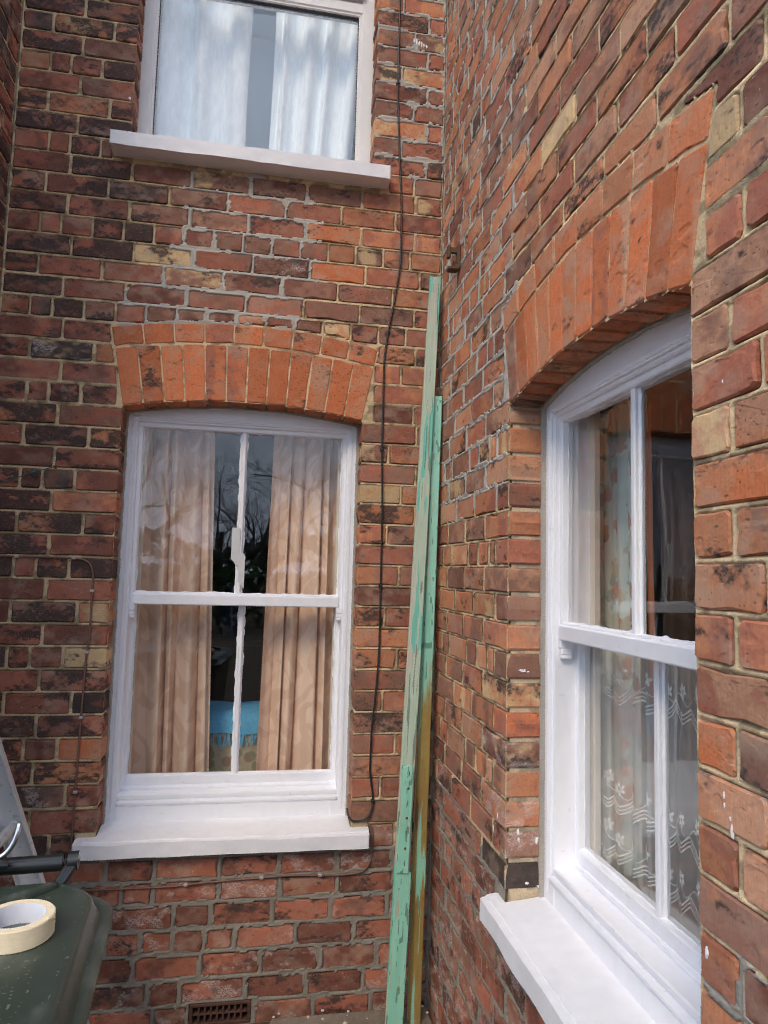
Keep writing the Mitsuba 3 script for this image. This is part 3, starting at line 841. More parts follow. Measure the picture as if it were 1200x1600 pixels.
def sash_window(name, F, cu, hw, arc, z_sill, z_meet, z_head, z_glass, label, bar_up, bar_low, seed, tape=False):
    """A two over two box sash in an arched opening. F: wall frame, cu: centre u."""
    G = lambda m: F(m.apply_translation((cu, 0, 0)) if isinstance(m, trimesh.Trimesh) else m)
    w = thing(name, label, 'window')
    P = 'white_gloss_paint'
    lin, gl, st = hw - .0335, hw - .0565, hw - .015        # inner edge of lining, edge of glass, outside of stile
    fr = []
    for s in (-1, 1):
        def J(a, b, d0, d1, z0, z1, c=.003): return cbox(min(s * a, s * b), max(s * a, s * b), d0, d1, z0, z1, c)
        fr += [J(lin, hw + .035, .104, .150, z_sill, z_head + .10), J(lin - .008, lin + .01, .1125, .215, z_sill + .02, z_head + .03, .0025), J(lin + .006, lin + .014, .1015, .110, z_sill + .03, z_head + .01, .002)]
    # arched head lining
    u = np.linspace(-hw - .03, hw + .03, 25)
    top = arc.top(u * hw / (hw + .03) + arc.c) + .012
    pol = Polygon([(-hw - .03, z_head + .026), (hw + .03, z_head + .026)] + list(zip(u[::-1], top[::-1])))
    e = trimesh.creation.extrude_polygon(pol, .046, engine='earcut'); v = e.vertices; e.vertices = np.c_[v[:, 0], .105 + v[:, 2], v[:, 1]]; e.invert()
    fr += [e, cbox(-hw - .03, hw + .03, .1125, .2, z_head + .017, z_head + .04, .0025), cbox(-lin - .01, lin + .01, .1015, .11, z_head + .030, z_head + .037, .002)]
    add(f'{w}__frame', G(cat(*fr)), P)
    # upper sash
    up = [cbox(s * gl if s > 0 else -st, st if s > 0 else -gl, .126, .158, z_meet, z_head + .03, .003) for s in (-1, 1)]
    up += [cbox(-st, st, .124, .158, z_head, z_head + .03, .003), cbox(-gl - .004, gl + .004, .118, .158, z_meet, z_meet + .038, .003), cbox(-gl - .003, gl + .003, .128, .142, z_meet + .036, z_meet + .045, .003)]
    add(f'{w}__upper_sash', G(cat(*up)), P)
    for s in (-1, 1):
        a, b = sorted((s * (gl - .004), s * (gl + .022)))
        h = cat(cbox(a, b, .1215, .156, z_meet - .022, z_meet + .002, .002), cbox(a + (.004 if s < 0 else .0), b - (.004 if s > 0 else 0), .124, .156, z_meet - .040, z_meet - .021, .004), cbox(a + (.008 if s < 0 else .0), b - (.008 if s > 0 else 0), .126, .155, z_meet - .050, z_meet - .039, .003))
        add(f'{w}__upper_sash__horn', G(h), P, smooth=30)
    # lower sash
    lo = [cbox(gl if s > 0 else -st, st if s > 0 else -gl, .172, .206, z_sill + .07, z_meet + .03, .003) for s in (-1, 1)]
    zr = z_glass - .035
    lo += [cbox(-st, st, .172, .210, zr, z_glass, .004), cbox(-st, st, .164, .21, zr - .012, zr + .002, .003), cbox(-st, st, .170, .206, z_meet + .005, z_meet + .036, .003)]
    add(f'{w}__lower_sash', G(cat(*lo)), P)
    bars = {}
    for nm, b, d, z0, z1 in (('upper', bar_up, .126, z_meet + .03, z_head + .004), ('lower', bar_low, .172, z_glass - .004, z_meet + .01)):
        m = cat(cbox(b - .0085, b + .0085, d + .004, d + .030, z0, z1, .003), cbox(b - .0125, b + .0125, d + .014, d + .026, z0, z1, .004))
        add(f'{w}__{nm}_sash__glazing_bar', G(ragged(m, .0004, 22, seed + 4, .02)), P, smooth=40)
    pe = []
    for nm, d, z0, z1, b in (('upper', .144, z_meet + .045, z_head, bar_up), ('lower', .190, z_glass, z_meet + .006, bar_low)):
        for a0, a1 in ((-gl, b - .0115), (b + .0115, gl)):
            add(f'{w}__{nm}_sash__pane', G(pane_mesh(a0 - .004, a1 + .004, z0 - .004, z1 + .004, d, seed + int(a0 * 50) + (nm == 'upper'))), 'window_glass', smooth=True)
            pe.append(paint_edge(a0, a1, z0, z1, d, seed + len(pe)))
    add(f'{w}__paint_edge', G(cat(*pe)), P)
    # timber sill below the lower sash
    zs = z_sill
    H = zr - .012 - zs
    sb = [cbox(-hw - .03, hw + .03, .106, .26, zs - .01, zs + H * .62, .003), cbox(-lin + .004, lin - .004, .100, .2, zs + H * .62, zs + H * .80, .005), cbox(-lin + .004, lin - .004, .112, .2, zs + H * .80, zs + H, .004),
          cbox(-hw - .02, -lin + .030, .1035, .12, zs - .002, zs + H * .60, .002), cbox(lin - .030, hw + .02, .1035, .12, zs - .002, zs + H * .60, .002)]
    add(f'{w}__sill_board', G(cat(*sb)), P)
    # pulley cover inside: timber box lining of the room side
    ib = []
    for s in (-1, 1):
        ib.append(cbox(min(s * (gl - .006), s * (hw + .02)), max(s * (gl - .006), s * (hw + .02)), .2125, .232, zs + .02, z_head + .06, .003))
    ib.append(cbox(-hw - .07, hw + .07, .216, .26, z_head + .055, z_head + .09, .003)); ib.append(cbox(-hw - .07, hw + .07, .21, .37, zs - .0, zs + .045, .003))
    add(f'{w}__inner_lining', G(cat(*ib)), 'cream_timber')
    if tape:
        for q in ([(bar_up - .006, 1.60), (bar_up - .030, 1.70 - .0), (bar_up - .030, 1.585), (bar_up - .004, 1.555), (bar_up + .0, 1.56), (bar_up + .0, 1.70)], [(bar_up - .001, 1.50), (bar_up + .021, 1.475), (bar_up + .022, 1.595), (bar_up + .012, 1.61), (bar_up - .001, 1.62)]):
            pol = Polygon(q).convex_hull
            e = trimesh.creation.extrude_polygon(pol, .0012, engine='earcut'); v = e.vertices; e.vertices = np.c_[v[:, 0], .1240 + v[:, 2] - .0, v[:, 1]]; e.invert()
            add(f'{w}__masking_tape', G(ragged(e, .0004, 60, 3, .02)), 'masking_strip', label='torn strip of white masking tape stuck along the upper glazing bar')
    return w


def stone_sill(key, F, u0, u1, a0, a1, d0, z_top, th, seed, slope=0.10, label=None):
    """A painted stone sill: full width in front of the wall, between the jambs behind it."""
    pol = Polygon([(u0, d0), (u1, d0), (u1, .002), (a1, .002), (a1, .125), (a0, .125), (a0, .002), (u0, .002)])
    pol = pol.buffer(-.006).buffer(.006)
    e = trimesh.creation.extrude_polygon(pol, th, engine='earcut')
    v = e.vertices
    e.vertices = np.c_[v[:, 0], v[:, 1], v[:, 2] + z_top - th]
    m = e.subdivide_to_size(.02)
    v = m.vertices.copy()
    topm = np.clip((v[:, 2] - (z_top - th)) / th, 0, 1)
    v[:, 2] += topm * slope * (v[:, 1] - .11)
    n = np.stack([meshkit.fbm(v * [9, 18, 9] + 7 * k, 3, seed + k) for k in range(3)], -1) - .5
    amp = np.where(v[:, 1] < .0, 1.0, .25)[:, None]
    v += n * [.004, .008, .010] * amp
    edge = (v[:, 1] < d0 + .02) & (topm > .8)
    v[edge, 2] -= .003
    m.vertices = v
    add(key, F(m), 'white_masonry_paint', smooth=35)


wa = sash_window('sash_window', FA, -.0725, .4245, arcA, .655, 1.412, 2.060, .797, 'white sash window facing us with peach curtains behind it', -.004, .012, 100, tape=True)
stone_sill(f'{wa}__sill', FA, -.558, .413, -.497, .352, -.052, .662, .064, 41)
wb = sash_window('sash_window', FB, -1.347, .398, arcB, .725, 1.386, 1.955, .866, 'white sash window in the right wall with lace net and pale green curtain behind', 0.0, 0.004, 200)
stone_sill(f'{wb}__sill', FB, -1.80, -.894, -1.745, -.949, -.050, .733, .070, 51)

# upper window
wu = thing('upstairs_window', 'upstairs white plastic window with pale curtains, cut by the top edge of the photo', 'window')
cu0, cu1 = -.523, .366
f1 = []
for a, b in ((cu0 - .02, cu0 + .040), (cu1 - .048, cu1 + .02)):
    f1 += [cbox(a, b, .118, .185, 3.06, 5.2, .006)]
f1 += [cbox(cu0, cu1, .118, .185, 3.06, 3.115, .006), cbox(cu0 + .03, cu1 - .03, .119, .185, 3.822, 3.872, .006), cbox(cu0 + .03, cu1 - .03, .119, .185, 4.55, 4.62, .006)]
add(f'{wu}__frame', FA(cat(*f1)), 'white_plastic', smooth=30)
b1 = [cbox(cu0 + .038, cu0 + .050, .122, .17, 3.115, 3.822, .004), cbox(cu1 - .058, cu1 - .046, .122, .17, 3.115, 3.822, .004), cbox(cu0 + .04, cu1 - .048, .122, .17, 3.812, 3.824, .004), cbox(cu0 + .04, cu1 - .048, .122, .17, 3.113, 3.125, .004)]
add(f'{wu}__glazing_bead', FA(cat(*b1)), 'white_plastic', smooth=30)
g1 = [cbox(cu0 + .048, cu0 + .052, .128, .15, 3.12, 3.815, .001), cbox(cu1 - .0605, cu1 - .0565, .128, .15, 3.12, 3.815, .001), cbox(cu0 + .048, cu1 - .057, .128, .15, 3.808, 3.8135, .001)]
add(f'{wu}__gasket', FA(cat(*g1)), 'rubber_gasket')
g2 = cat(trimesh.creation.box(bounds=[(cu0 + .03, .134, 3.10), (cu1 - .03, .1345, 3.83)]), )
pm = pane_mesh(cu0 + .03, cu1 - .03, 3.10, 3.83, .136, 61, .0003); pm2 = pane_mesh(cu0 + .03, cu1 - .03, 3.10, 3.83, .158, 62, .0003)
add(f'{wu}__pane', FA(cat(pm, pm2)), 'window_glass', smooth=True)
o1 = [cbox(cu0 + .035, cu1 - .037, .095, .16, 3.884, 3.945, .006), cbox(cu0 + .035, cu0 + .095, .095, .16, 3.94, 4.54, .006), cbox(cu1 - .10, cu1 - .037, .095, .16, 3.94, 4.54, .006), cbox(cu0 + .035, cu1 - .037, .095, .16, 4.48, 4.545, .006)]
fl = add(f'{wu}__top_light', FA(cat(*o1)), 'white_plastic', smooth=30)
pm = pane_mesh(cu0 + .08, cu1 - .08, 3.93, 4.5, .13, 63, .0003)
add(f'{wu}__top_light__pane', FA(pm), 'window_glass', smooth=True)
stone_sill(f'{wu}__sill', FA, -.579, .423, -.523, .366, -.075, 3.082, .066, 71, slope=.06)

hkm = cat(trimesh.creation.torus(.013, .0025, 24, 8), trimesh.creation.cylinder(.004, .010, sections=10))
hkm.apply_scale([.8, 1.5, 1]); hkm.apply_transform(np.array([[1.0, 0, 0, 0], [0, 0, 1, 0], [0, 1, 0, 0], [0, 0, 0, 1]])); hkm.apply_translation((.867, 1.708, 1.885))
add(f'{wb}__inner_lining__curtain_hook', hkm, 'clip_metal', smooth=40)

# ------------------------------------------------------------------ rooms behind the windows
def room(x0, x1, y0, y1, z0, z1, openings):
    """Inside-out box; openings: which face is left open ('y0' or 'x0')."""
    V = np.array([(x, y, z) for z in (z0, z1) for y in (y0, y1) for x in (x0, x1)], float)
    faces = {'x0': (0, 2, 6, 4), 'x1': (1, 5, 7, 3), 'y0': (0, 4, 5, 1), 'y1': (2, 3, 7, 6), 'z1': (4, 6, 7, 5)}
    f = [q for k, q in faces.items() if k != openings]
    fl = (0, 1, 3, 2)
    return trimesh.Trimesh(V, np.vstack([[(a, b, c), (a, c, d)] for a, b, c, d in f]), process=False), trimesh.Trimesh(V, [(fl[0], fl[1], fl[2]), (fl[0], fl[2], fl[3])], process=False)


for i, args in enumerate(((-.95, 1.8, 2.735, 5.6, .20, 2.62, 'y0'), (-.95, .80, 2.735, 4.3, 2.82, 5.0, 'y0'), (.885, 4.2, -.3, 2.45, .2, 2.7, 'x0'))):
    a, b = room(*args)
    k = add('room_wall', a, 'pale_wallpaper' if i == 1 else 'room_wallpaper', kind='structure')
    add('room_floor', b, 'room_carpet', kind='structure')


def curtain(top, bot, z0, z1, d, F, n, amp, seed, wave=0.0, nu=110, nz=40, flare=None, cusp=0):
    """A hanging pleated sheet. top and bot: (u0, u1) at the two ends."""
    rng = np.random.default_rng(seed)
    s = np.linspace(0, 1, nu); t = np.linspace(0, 1, nz)
    S, T = np.meshgrid(s, t)
    ph = rng.uniform(0, 6.28, 4)
    warp = S + .035 * np.sin(2 * np.pi * 2.3 * S + ph[0]) + .02 * np.sin(2 * np.pi * 4.1 * S + ph[1] + T)
    fold = np.sin(2 * np.pi * n * warp + .5 * np.sin(3 * T + ph[2])) + .35 * np.sin(4 * np.pi * n * warp * .53 + ph[3])
    sharp = np.sign(fold) * np.abs(fold) ** .8 if cusp == 0 else (1 - 2 * np.abs(np.cos(np.pi * n * (warp + .05 * (1 - T) * np.sin(2 * np.pi * S + ph[3])))) ** cusp) * (.65 + .5 * np.sin(2 * np.pi * 1.3 * S + ph[2]) ** 2)
    a = amp * (.6 + .5 * (1 - T))
    ub0 = bot[0] + (top[0] - bot[0]) * T ** (flare or 1.0); ub1 = bot[1] + (top[1] - bot[1]) * T ** (flare or 1.0)
    U = ub0 + (ub1 - ub0) * (S + .016 * np.cos(2 * np.pi * n * warp) / max(n / 5, 1)) + wave * np.sin(5 * T + ph[1]) * (S - .5)
    D = d + a * sharp * .5 + .006 * meshkit.fbm(np.stack([S * 5, T * 4, S * 0 + seed], -1), 3, seed)
    Z = z0 + (z1 - z0) * T + .004 * np.sin(2 * np.pi * n * warp) * (1 - T)
    i, j = np.meshgrid(np.arange(nu - 1), np.arange(nz - 1)); q = (j * nu + i).ravel()
    f = np.vstack([np.stack([q, q + 1, q + nu + 1], 1), np.stack([q, q + nu + 1, q + nu], 1)])
    uv = np.c_[(S * (top[1] - top[0]) * 1.7 + seed * .37).ravel(), Z.ravel()]
    return (F(np.stack([U, D, Z], -1).reshape(-1, 3)), f), uv


m, uv = curtain((-.46, -.195), (-.445, -.155), .74, 2.13, .305, FA, 4.3, .075, 3, cusp=.75)
add('curtain', m, 'peach_damask', True, uv, label='peach damask curtain hanging in the left half of the lower window', category='curtain')
m, uv = curtain((.037, .335), (.015, .345), .74, 2.13, .305, FA, 5.2, .070, 8, cusp=.75)
add('curtain', m, 'peach_damask', True, uv, label='peach damask curtain hanging in the right half of the lower window', category='curtain')
m, uv = curtain((-.58, -.14), (-.56, -.125), 3.0, 4.7, .28, FA, 3, .07, 21, wave=.02)
add('curtain', m, 'pale_curtain_cloth', True, uv, label='pale blue-white curtain on the left of the upstairs window', category='curtain')
m, uv = curtain((-.05, .44), (-.035, .275), 3.0, 4.7, .28, FA, 4, .07, 27, wave=.02)
add('curtain', m, 'pale_curtain_cloth', True, uv, label='pale blue-white curtain on the right of the upstairs window', category='curtain')
m, uv = curtain((.2, .5), (.2, .5), 2.95, 4.7, .36, FA, 3, .04, 29)
add('curtain_lining', m, 'grey_green_cloth', True, uv, label='grey-green curtain lining showing in the bottom right corner of the upstairs window', category='curtain')
m, uv = curtain((-1.88, -1.64), (-1.88, -1.61), .80, 2.02, .315, FB, 4, .045, 33)
add('curtain', m, 'floral_curtain_cloth', True, uv, label='pale green floral curtain behind the right window', category='curtain')
m, uv = curtain((-1.80, -.90), (-1.80, -.90), .775, 1.40, .262, FB, 11, .016, 35, nu=220)
NET = m
add('net_curtain', m, 'net_lace', True, uv, label='white lace net with flowers and zigzag bands behind the lower half of the right window', category='net curtain')
def lace_motifs():
    """The thicker threads of the net: zigzag bands and six-petalled flowers that follow its folds."""
    nu, nz = 220, 40
    g = NET[0].reshape(nz, nu, 3)
    z0, z1 = .775, 1.40
    def at(s, z, off=.0015):
        i = np.clip(np.asarray(s) * (nu - 1), 0, nu - 1.001); j = np.clip((np.asarray(z) - z0) / (z1 - z0) * (nz - 1), 0, nz - 1.001)
        a, b = i.astype(int), j.astype(int); fa, fb = (i - a)[..., None], (j - b)[..., None]
        q = g[b, a] * (1 - fa) * (1 - fb) + g[b, a + 1] * fa * (1 - fb) + g[b + 1, a] * (1 - fa) * fb + g[b + 1, a + 1] * fa * fb
        return q - np.array([off, 0, 0])
    out = []
    def ribbon(s, z, w):
        ds, dz = np.gradient(s) * 1.2, np.gradient(z)
        L = np.hypot(ds, dz) + 1e-9
        p, q = at(s - dz / L * w / 1.2, z + ds / L * w), at(s + dz / L * w / 1.2, z - ds / L * w)
        n = len(s); i = np.arange(n - 1)
        out.append(trimesh.Trimesh(np.vstack([p, q]), np.vstack([np.stack([i, i + 1, i + n + 1], 1), np.stack([i, i + n + 1, i + n], 1)]), process=False))
    n_rep = 14
    s = np.linspace(0, 1, 700)
    tri = lambda x: np.abs(x - np.floor(x) - .5) * 2
    for zc in (.845, .965, 1.235):
        wob = .005 * np.sin(s * 37 + zc * 9)
        for off, w in ((0, .0016), (.009, .0012), (.018, .0018)): ribbon(s, zc + off + .024 * tri(s * n_rep) + wob, w)
        ribbon(s, zc + .052 + .012 * np.sin(s * n_rep * 2 * np.pi), .0009)
        for k in range(n_rep):
            c, cz = (k + .5) / n_rep, zc + .070 + .008 * math.sin(k * 2.1)
            for m_ in range(6):
                th = m_ * math.pi / 3 + .3 * k
                t = np.linspace(0, 2 * np.pi, 11)[:-1]
                r, b = .0105 + .0075 * np.cos(t), .0042 * np.sin(t)
                x, y = r * math.cos(th) - b * math.sin(th), r * math.sin(th) + b * math.cos(th)
                v = np.vstack([at(c + x / 1.2, cz + y), at(np.array([c + .0105 * math.cos(th) / 1.2]), np.array([cz + .0105 * math.sin(th)]))])
                out.append(trimesh.Trimesh(v, [(i, (i + 1) % 10, 10) for i in range(10)], process=False))
    return cat(*out)


add('net_curtain__lace', lace_motifs(), 'lace_thread', kind='stuff')
m, uv = curtain((-1.635, -1.605), (-1.62, -1.595), 1.0, 2.0, .33, FB, 1, .015, 37, nu=20)
add('curtain_edge', m, 'orange_cloth', True, uv, label='narrow orange curtain edge behind the right window bar', category='curtain')

# sofa with throw
sf = thing('sofa', 'floral upholstered sofa back inside the lower window, under a blue throw', 'sofa')
m = cbox(-.75, .75, 2.93, 3.12, .2, .955, .06); m = m.subdivide_to_size(.08); add(f'{sf}__backrest', m, 'floral_upholstery', smooth=50)
add(f'{sf}__seat', cbox(-.75, .75, 3.12, 3.75, .2, .62, .05), 'floral_upholstery', smooth=50)
for x in (-.88, .75): add(f'{sf}__arm', cbox(x, x + .13, 2.93, 3.75, .2, .80, .05), 'floral_upholstery', smooth=50)
th = thing('throw', 'bright blue fringed throw laid over the sofa back', 'throw')
pts = []
xs = np.linspace(-.42, .22, 40)
prof = [(3.25, .955), (3.13, .968), (3.03, .974), (2.94, .966), (2.922, .93), (2.918, .885)]
v = []
for j, (y, z) in enumerate(prof):
    for x in xs: v.append((x, y - .004 * math.sin(x * 60 + j), z + .004 * math.sin(x * 23 + j) + (.05 * max(0, x + .02) if j > 3 else 0) * 2))
nn = len(xs); f = []
for j in range(len(prof) - 1):
    for i in range(nn - 1): a = j * nn + i; f += [(a, a + 1, a + nn + 1), (a, a + nn + 1, a + nn)]
add(f'{th}__cloth', (np.array(v), np.array(f)), 'blue_throw_surface', True)
rng = np.random.default_rng(9); fr = []
for i in range(90):
    x = rng.uniform(-.42, .22); zt = .885 + .1 * max(0, x + .02)
    L = rng.uniform(.035, .055); dx = rng.normal(0, .008)
    fr.append(tube([(x, 2.917, zt), (x + dx * .5, 2.912, zt - L * .5), (x + dx, 2.914, zt - L)], .0022, 4))
add(f'{th}__fringe', cat(*fr), 'blue_throw_surface', kind='stuff')
# house plant in a blue vase on the sill inside
hp = thing('house_plant', 'leafy plant in a dark blue vase inside the lower window, between the curtains', 'plant')
prof = [(.0, 0), (.05, .0), (.065, .06), (.05, .16), (.035, .20), (.045, .22), (.04, .222), (.0, .21)]
vm = trimesh.creation.revolve(np.array(prof), sections=24); vm.apply_scale([1, 1, 1.3]); vm.apply_translation((-.14, 3.9, 1.18)); add(f'{hp}__vase', vm, 'blue_glaze', smooth=40)
lv = []
for i in range(26):
    a, e, L = rng.uniform(0, 6.28), rng.uniform(.1, 1.1), rng.uniform(.10, .2)
    c = np.array([-.10, 3.86, 1.50]); dirv = np.array([math.cos(a) * math.cos(e), math.sin(a) * math.cos(e), math.sin(e)])
    side = np.cross(dirv, [0, 0, 1]); side /= np.linalg.norm(side)
    tip = c + dirv * L; mid = c + dirv * L * .55 + [0, 0, .02]
    b = len(lv) * 4
    lv.append([c, mid + side * .03, tip - [0, 0, .03], mid - side * .03])
v = np.array(lv).reshape(-1, 3); f = np.vstack([[(4 * i, 4 * i + 1, 4 * i + 2), (4 * i, 4 * i + 2, 4 * i + 3)] for i in range(len(lv))])
add(f'{hp}__leaves', (v, f), 'leaf_green')
pt = thing('plant_table', 'dark table holding the blue vase inside the room', 'table')
add(f'{pt}__top', cbox(-.45, .2, 3.76, 4.1, 1.14, 1.175, .005), 'room_carpet')
for x in (-.43, .15):
    for y in (3.78, 4.05): add(f'{pt}__leg', cbox(x, x + .03, y, y + .03, .2, 1.14, .003), 'room_carpet')

# ------------------------------------------------------------------ planks leaning in the corner
def plank(p0, p1, w, t, side, seed, taper=0.0, n=60, profile=None):
    """A board from p0 (foot) to p1 (head); side: direction of its width. Returns mesh and uv (across, along)."""
    p0, p1 = np.array(p0, float), np.array(p1, float)
    L = np.linalg.norm(p1 - p0); ax = (p1 - p0) / L
    sd = np.array(side, float); sd -= ax * (sd @ ax); sd /= np.linalg.norm(sd)
    nr = np.cross(sd, ax)                      # thickness, towards the viewer
    if nr[1] > 0: nr = -nr
    prof = np.array(profile if profile is not None else [(-.5, 0), (-.5, 1), (.5, 1), (.5, 0)], float)
    # chamfer the corners of the profile
    pr = []
    c = .0022
    P = prof * [w, t]
    for i in range(len(P)):
        a, b, d = P[i - 1], P[i], P[(i + 1) % len(P)]
        e1, e2 = (a - b) / np.linalg.norm(a - b), (d - b) / np.linalg.norm(d - b)
        pr += [b + e1 * c, b + e2 * c]
    pr = np.array(pr)
    k = len(pr)
    per = np.r_[0, np.cumsum(np.linalg.norm(np.diff(np.vstack([pr, pr[:1]]), axis=0), axis=1))]
    v, uv, f = [], [], []
    for i in range(n + 1):
        h = L * i / n
        s = 1 - taper * i / n
        j = .0012 * (meshkit.fbm(np.stack([pr[:, 0] * 60, pr[:, 1] * 60 + seed, np.full(k, h * 14)], -1), 2, seed) - .5)
        for q in range(k + 1):
            a = pr[q % k]
            jj = j[q % k]
            v.append(p0 + ax * h + sd * (a[0] * s + jj * 2) + nr * (a[1] + jj * 2)); uv.append((per[q], h))
    m = k + 1
    for i in range(n):
        for q in range(k): a = i * m + q; f += [(a, a + 1, a + m + 1), (a, a + m + 1, a + m)]
    for i0, flip in ((0, 1), (n * m, 0)):
        c0 = len(v); v.append(np.mean(v[i0:i0 + k], axis=0)); uv.append((0.01, L * (i0 > 0)))
        for q in range(k): f.append((c0, i0 + q, i0 + q + 1) if not flip else (c0, i0 + q + 1, i0 + q))
    v = np.array(v)
    for q in range(k + 1): v[n * m + q] += ax * .016 * (meshkit.noise(np.array([pr[q % k][0] * 300, pr[q % k][1] * 300, seed]), 3) - .7)
    return (v, np.array(f)), np.array(uv)


pl = thing('plank', 'tall worn pale green plank leaning in the corner, its paint flaking to grey wood', 'plank')
m, uv = plank((.490, 2.36, .056), (.608, 2.462, 2.66), .052, .028, (1, -.12, 0), 5, taper=.22)
add(f'{pl}__board', m, 'worn_green_timber', False, uv)
# spliced repair at its foot
a0, a1 = np.array((.490, 2.36, .056)), np.array((.608, 2.462, 2.66))
ax = (a1 - a0) / np.linalg.norm(a1 - a0)
q0, q1 = a0 + ax * .50, a0 + ax * .845
off = np.array([-.004, -.031, 0])
m, uv = plank(q0 + off, q1 + off, .041, .008, (1, -.12, 0), 6, n=10)
add(f'{pl}__repair_piece', m, 'green_gloss_timber', False, uv, label='bright green strip screwed to the lower part of the plank')
m, uv = plank(a0 + np.array([0, -.0285, 0]), a0 + ax * .50 + np.array([0, -.0285, 0]), .054, .002, (1, -.12, 0), 7, n=14)
add(f'{pl}__painted_foot', m, 'green_gloss_timber', False, uv)
for i in range(7):
    c = q0 + ax * (.03 + .048 * i) + off + np.array([.004, -.0085, 0])
    if i % 2: 
        s = trimesh.creation.cylinder(.0042, .003, sections=12); s.apply_transform(trimesh.transformations.rotation_matrix(math.pi / 2, [1, 0, 0]))
    else: s = cbox(-.0013, .0013, -.0015, .0015, -.008, .008, .0005)
    s.apply_translation(c); add(f'{pl}__screw', s, 'rusty_steel_surface')
hg = cat(cbox(-.003, .003, -.012, .012, -.045, .045, .001), cbox(-.005, .005, -.006, .004, -.03, -.01, .001)); hg.apply_transform(trimesh.transformations.rotation_matrix(.05, [0, 1, 0]))
hg.apply_translation(q0 + ax * .20 + np.array([.027, -.02, 0])); add(f'{pl}__hinge_leaf', hg, 'rusty_steel_surface')

pg = thing('plank', 'green moulded plank behind the tall one, its lower half stained with amber varnish', 'plank')
prof = [(-.5, .0), (-.5, .65), (-.22, .65), (-.22, 1.0), (.5, 1.0), (.5, 0)]
m, uv = plank((.572, 2.405, .056), (.622, 2.462, 2.205), .046, .030, (1, -.25, 0), 9, profile=prof)
add(f'{pg}__board', m, 'stained_green_timber', False, uv)

# ------------------------------------------------------------------ cables, hook, twine
def run_cable(name, pts, r, matn, label, clips=()):
    k = thing(name, label, 'cable')
    add(f'{k}__sheath', tube(spline(pts, 8), r, 8), matn, True)
    for (x, y, z) in clips:
        c = cbox(x - .007, x + .007, y - .006, y + .008, z - .005, z + .005, .002)
        add(f'{k}__clip', c, 'clip_metal' if matn != 'black_cable_surface' else 'black_cable_surface', smooth=30)
    return k


Y = 2.4935
run_cable('black_cable', [(.452, Y, 4.4), (.452, Y, 3.80), (.453, Y, 3.45), (.466, Y, 3.16), (.478, Y - .004, 2.93), (.480, Y - .004, 2.754), (.464, Y, 2.60), (.436, Y, 2.424), (.427, Y, 2.324), (.428, Y, 2.008), (.434, Y - .004, 1.77), (.436, Y, 1.536), (.437, Y, 1.305),
          (.428, Y - .005, 1.123), (.416, Y - .005, .967), (.415, Y, .856), (.429, Y, .741), (.423, Y - .006, .708), (.394, Y - .008, .679), (.360, Y - .006, .676), (.343, Y, .69), (.340, Y + .02, .712)], .0036, 'black_cable_surface',
          'black cable running down the back wall beside both windows', [(.453, Y, 3.45), (.428, Y, 2.0), (.4355, Y, 1.50), (.4285, Y, .742)])
run_cable('brown_cable', [(.412, Y, .668), (.428, Y, .645), (.433, Y, .60), (.431, Y, .565), (.417, Y - .002, .524), (.395, Y, .503), (.350, Y, .497), (.316, Y, .496), (.139, Y, .502), (.031, Y, .499), (-.128, Y, .493), (-.242, Y, .486), (-.313, Y, .485), (-.6, Y, .487), (-.9, Y, .49)], .0034, 'brown_cable_surface',
          'brown cable clipped along the wall under the lower window sill', [(.05, Y, .4995), (.25, Y, .499), (-.2, Y, .489)])
run_cable('brown_cable', [(-.915, Y, 1.570), (-.852, Y, 1.569), (-.733, Y, 1.570), (-.62, Y, 1.569), (-.585, Y, 1.563), (-.564, Y, 1.545), (-.556, Y, 1.515), (-.555, Y, 1.49), (-.555, Y, 1.317), (-.560, Y, 1.25), (-.565, Y, 1.043), (-.568, Y, .816), (-.570, Y, .64), (-.571, Y, .5)], .0034, 'brown_cable_surface',
          'thin brown cable turning down the wall left of the lower window', [(-.80, Y, 1.569), (-.62, Y, 1.569), (-.556, Y, 1.46), (-.561, Y, 1.255), (-.565, Y, 1.04), (-.5685, Y, .80)])
tw = thing('twine', 'thin green twine tied to a nail on the back wall at the left', 'twine')
add(f'{tw}__strand', tube(spline([(-.915, 2.47, 1.785), (-.868, 2.475, 1.808), (-.79, 2.48, 1.842), (-.765, 2.482, 1.853), (-.703, 2.489, 1.876)], 6), .0019, 6), 'green_twine_surface', True)
add(f'{tw}__knot', cat(tube([(-.775, 2.479, 1.846), (-.765, 2.477, 1.853), (-.757, 2.479, 1.857)], .0048, 7), tube([(-.765, 2.48, 1.85), (-.757, 2.476, 1.838)], .0015, 5)), 'green_twine_surface', True)
add(f'{tw}__nail', tube([(-.700, 2.52, 1.874), (-.700, 2.480, 1.877)], .0032, 8), 'rusty_steel_surface', True)
hk = thing('iron_bracket', 'small rusty iron bracket fixed high on the side wall near the corner', 'bracket')
bx = [cbox(.635, .646, 2.243, 2.273, 2.61, 2.70, .003), cbox(.600, .640, 2.252, 2.264, 2.668, 2.690, .003), cbox(.600, .612, 2.246, 2.268, 2.648, 2.694, .003), cbox(.603, .640, 2.240, 2.276, 2.604, 2.616, .003)]
add(f'{hk}__plate', bx[0], 'rusty_steel_surface', smooth=30)
for q in bx[1:]: add(f'{hk}__arm', q, 'rusty_steel_surface', smooth=30)
for p in ((.640, 2.258, 2.69), (.640, 2.258, 2.625)):
    s = trimesh.creation.icosphere(1, .006); s.apply_translation((p[0] - .006, p[1], p[2])); add(f'{hk}__bolt', s, 'rusty_steel_surface', smooth=True)

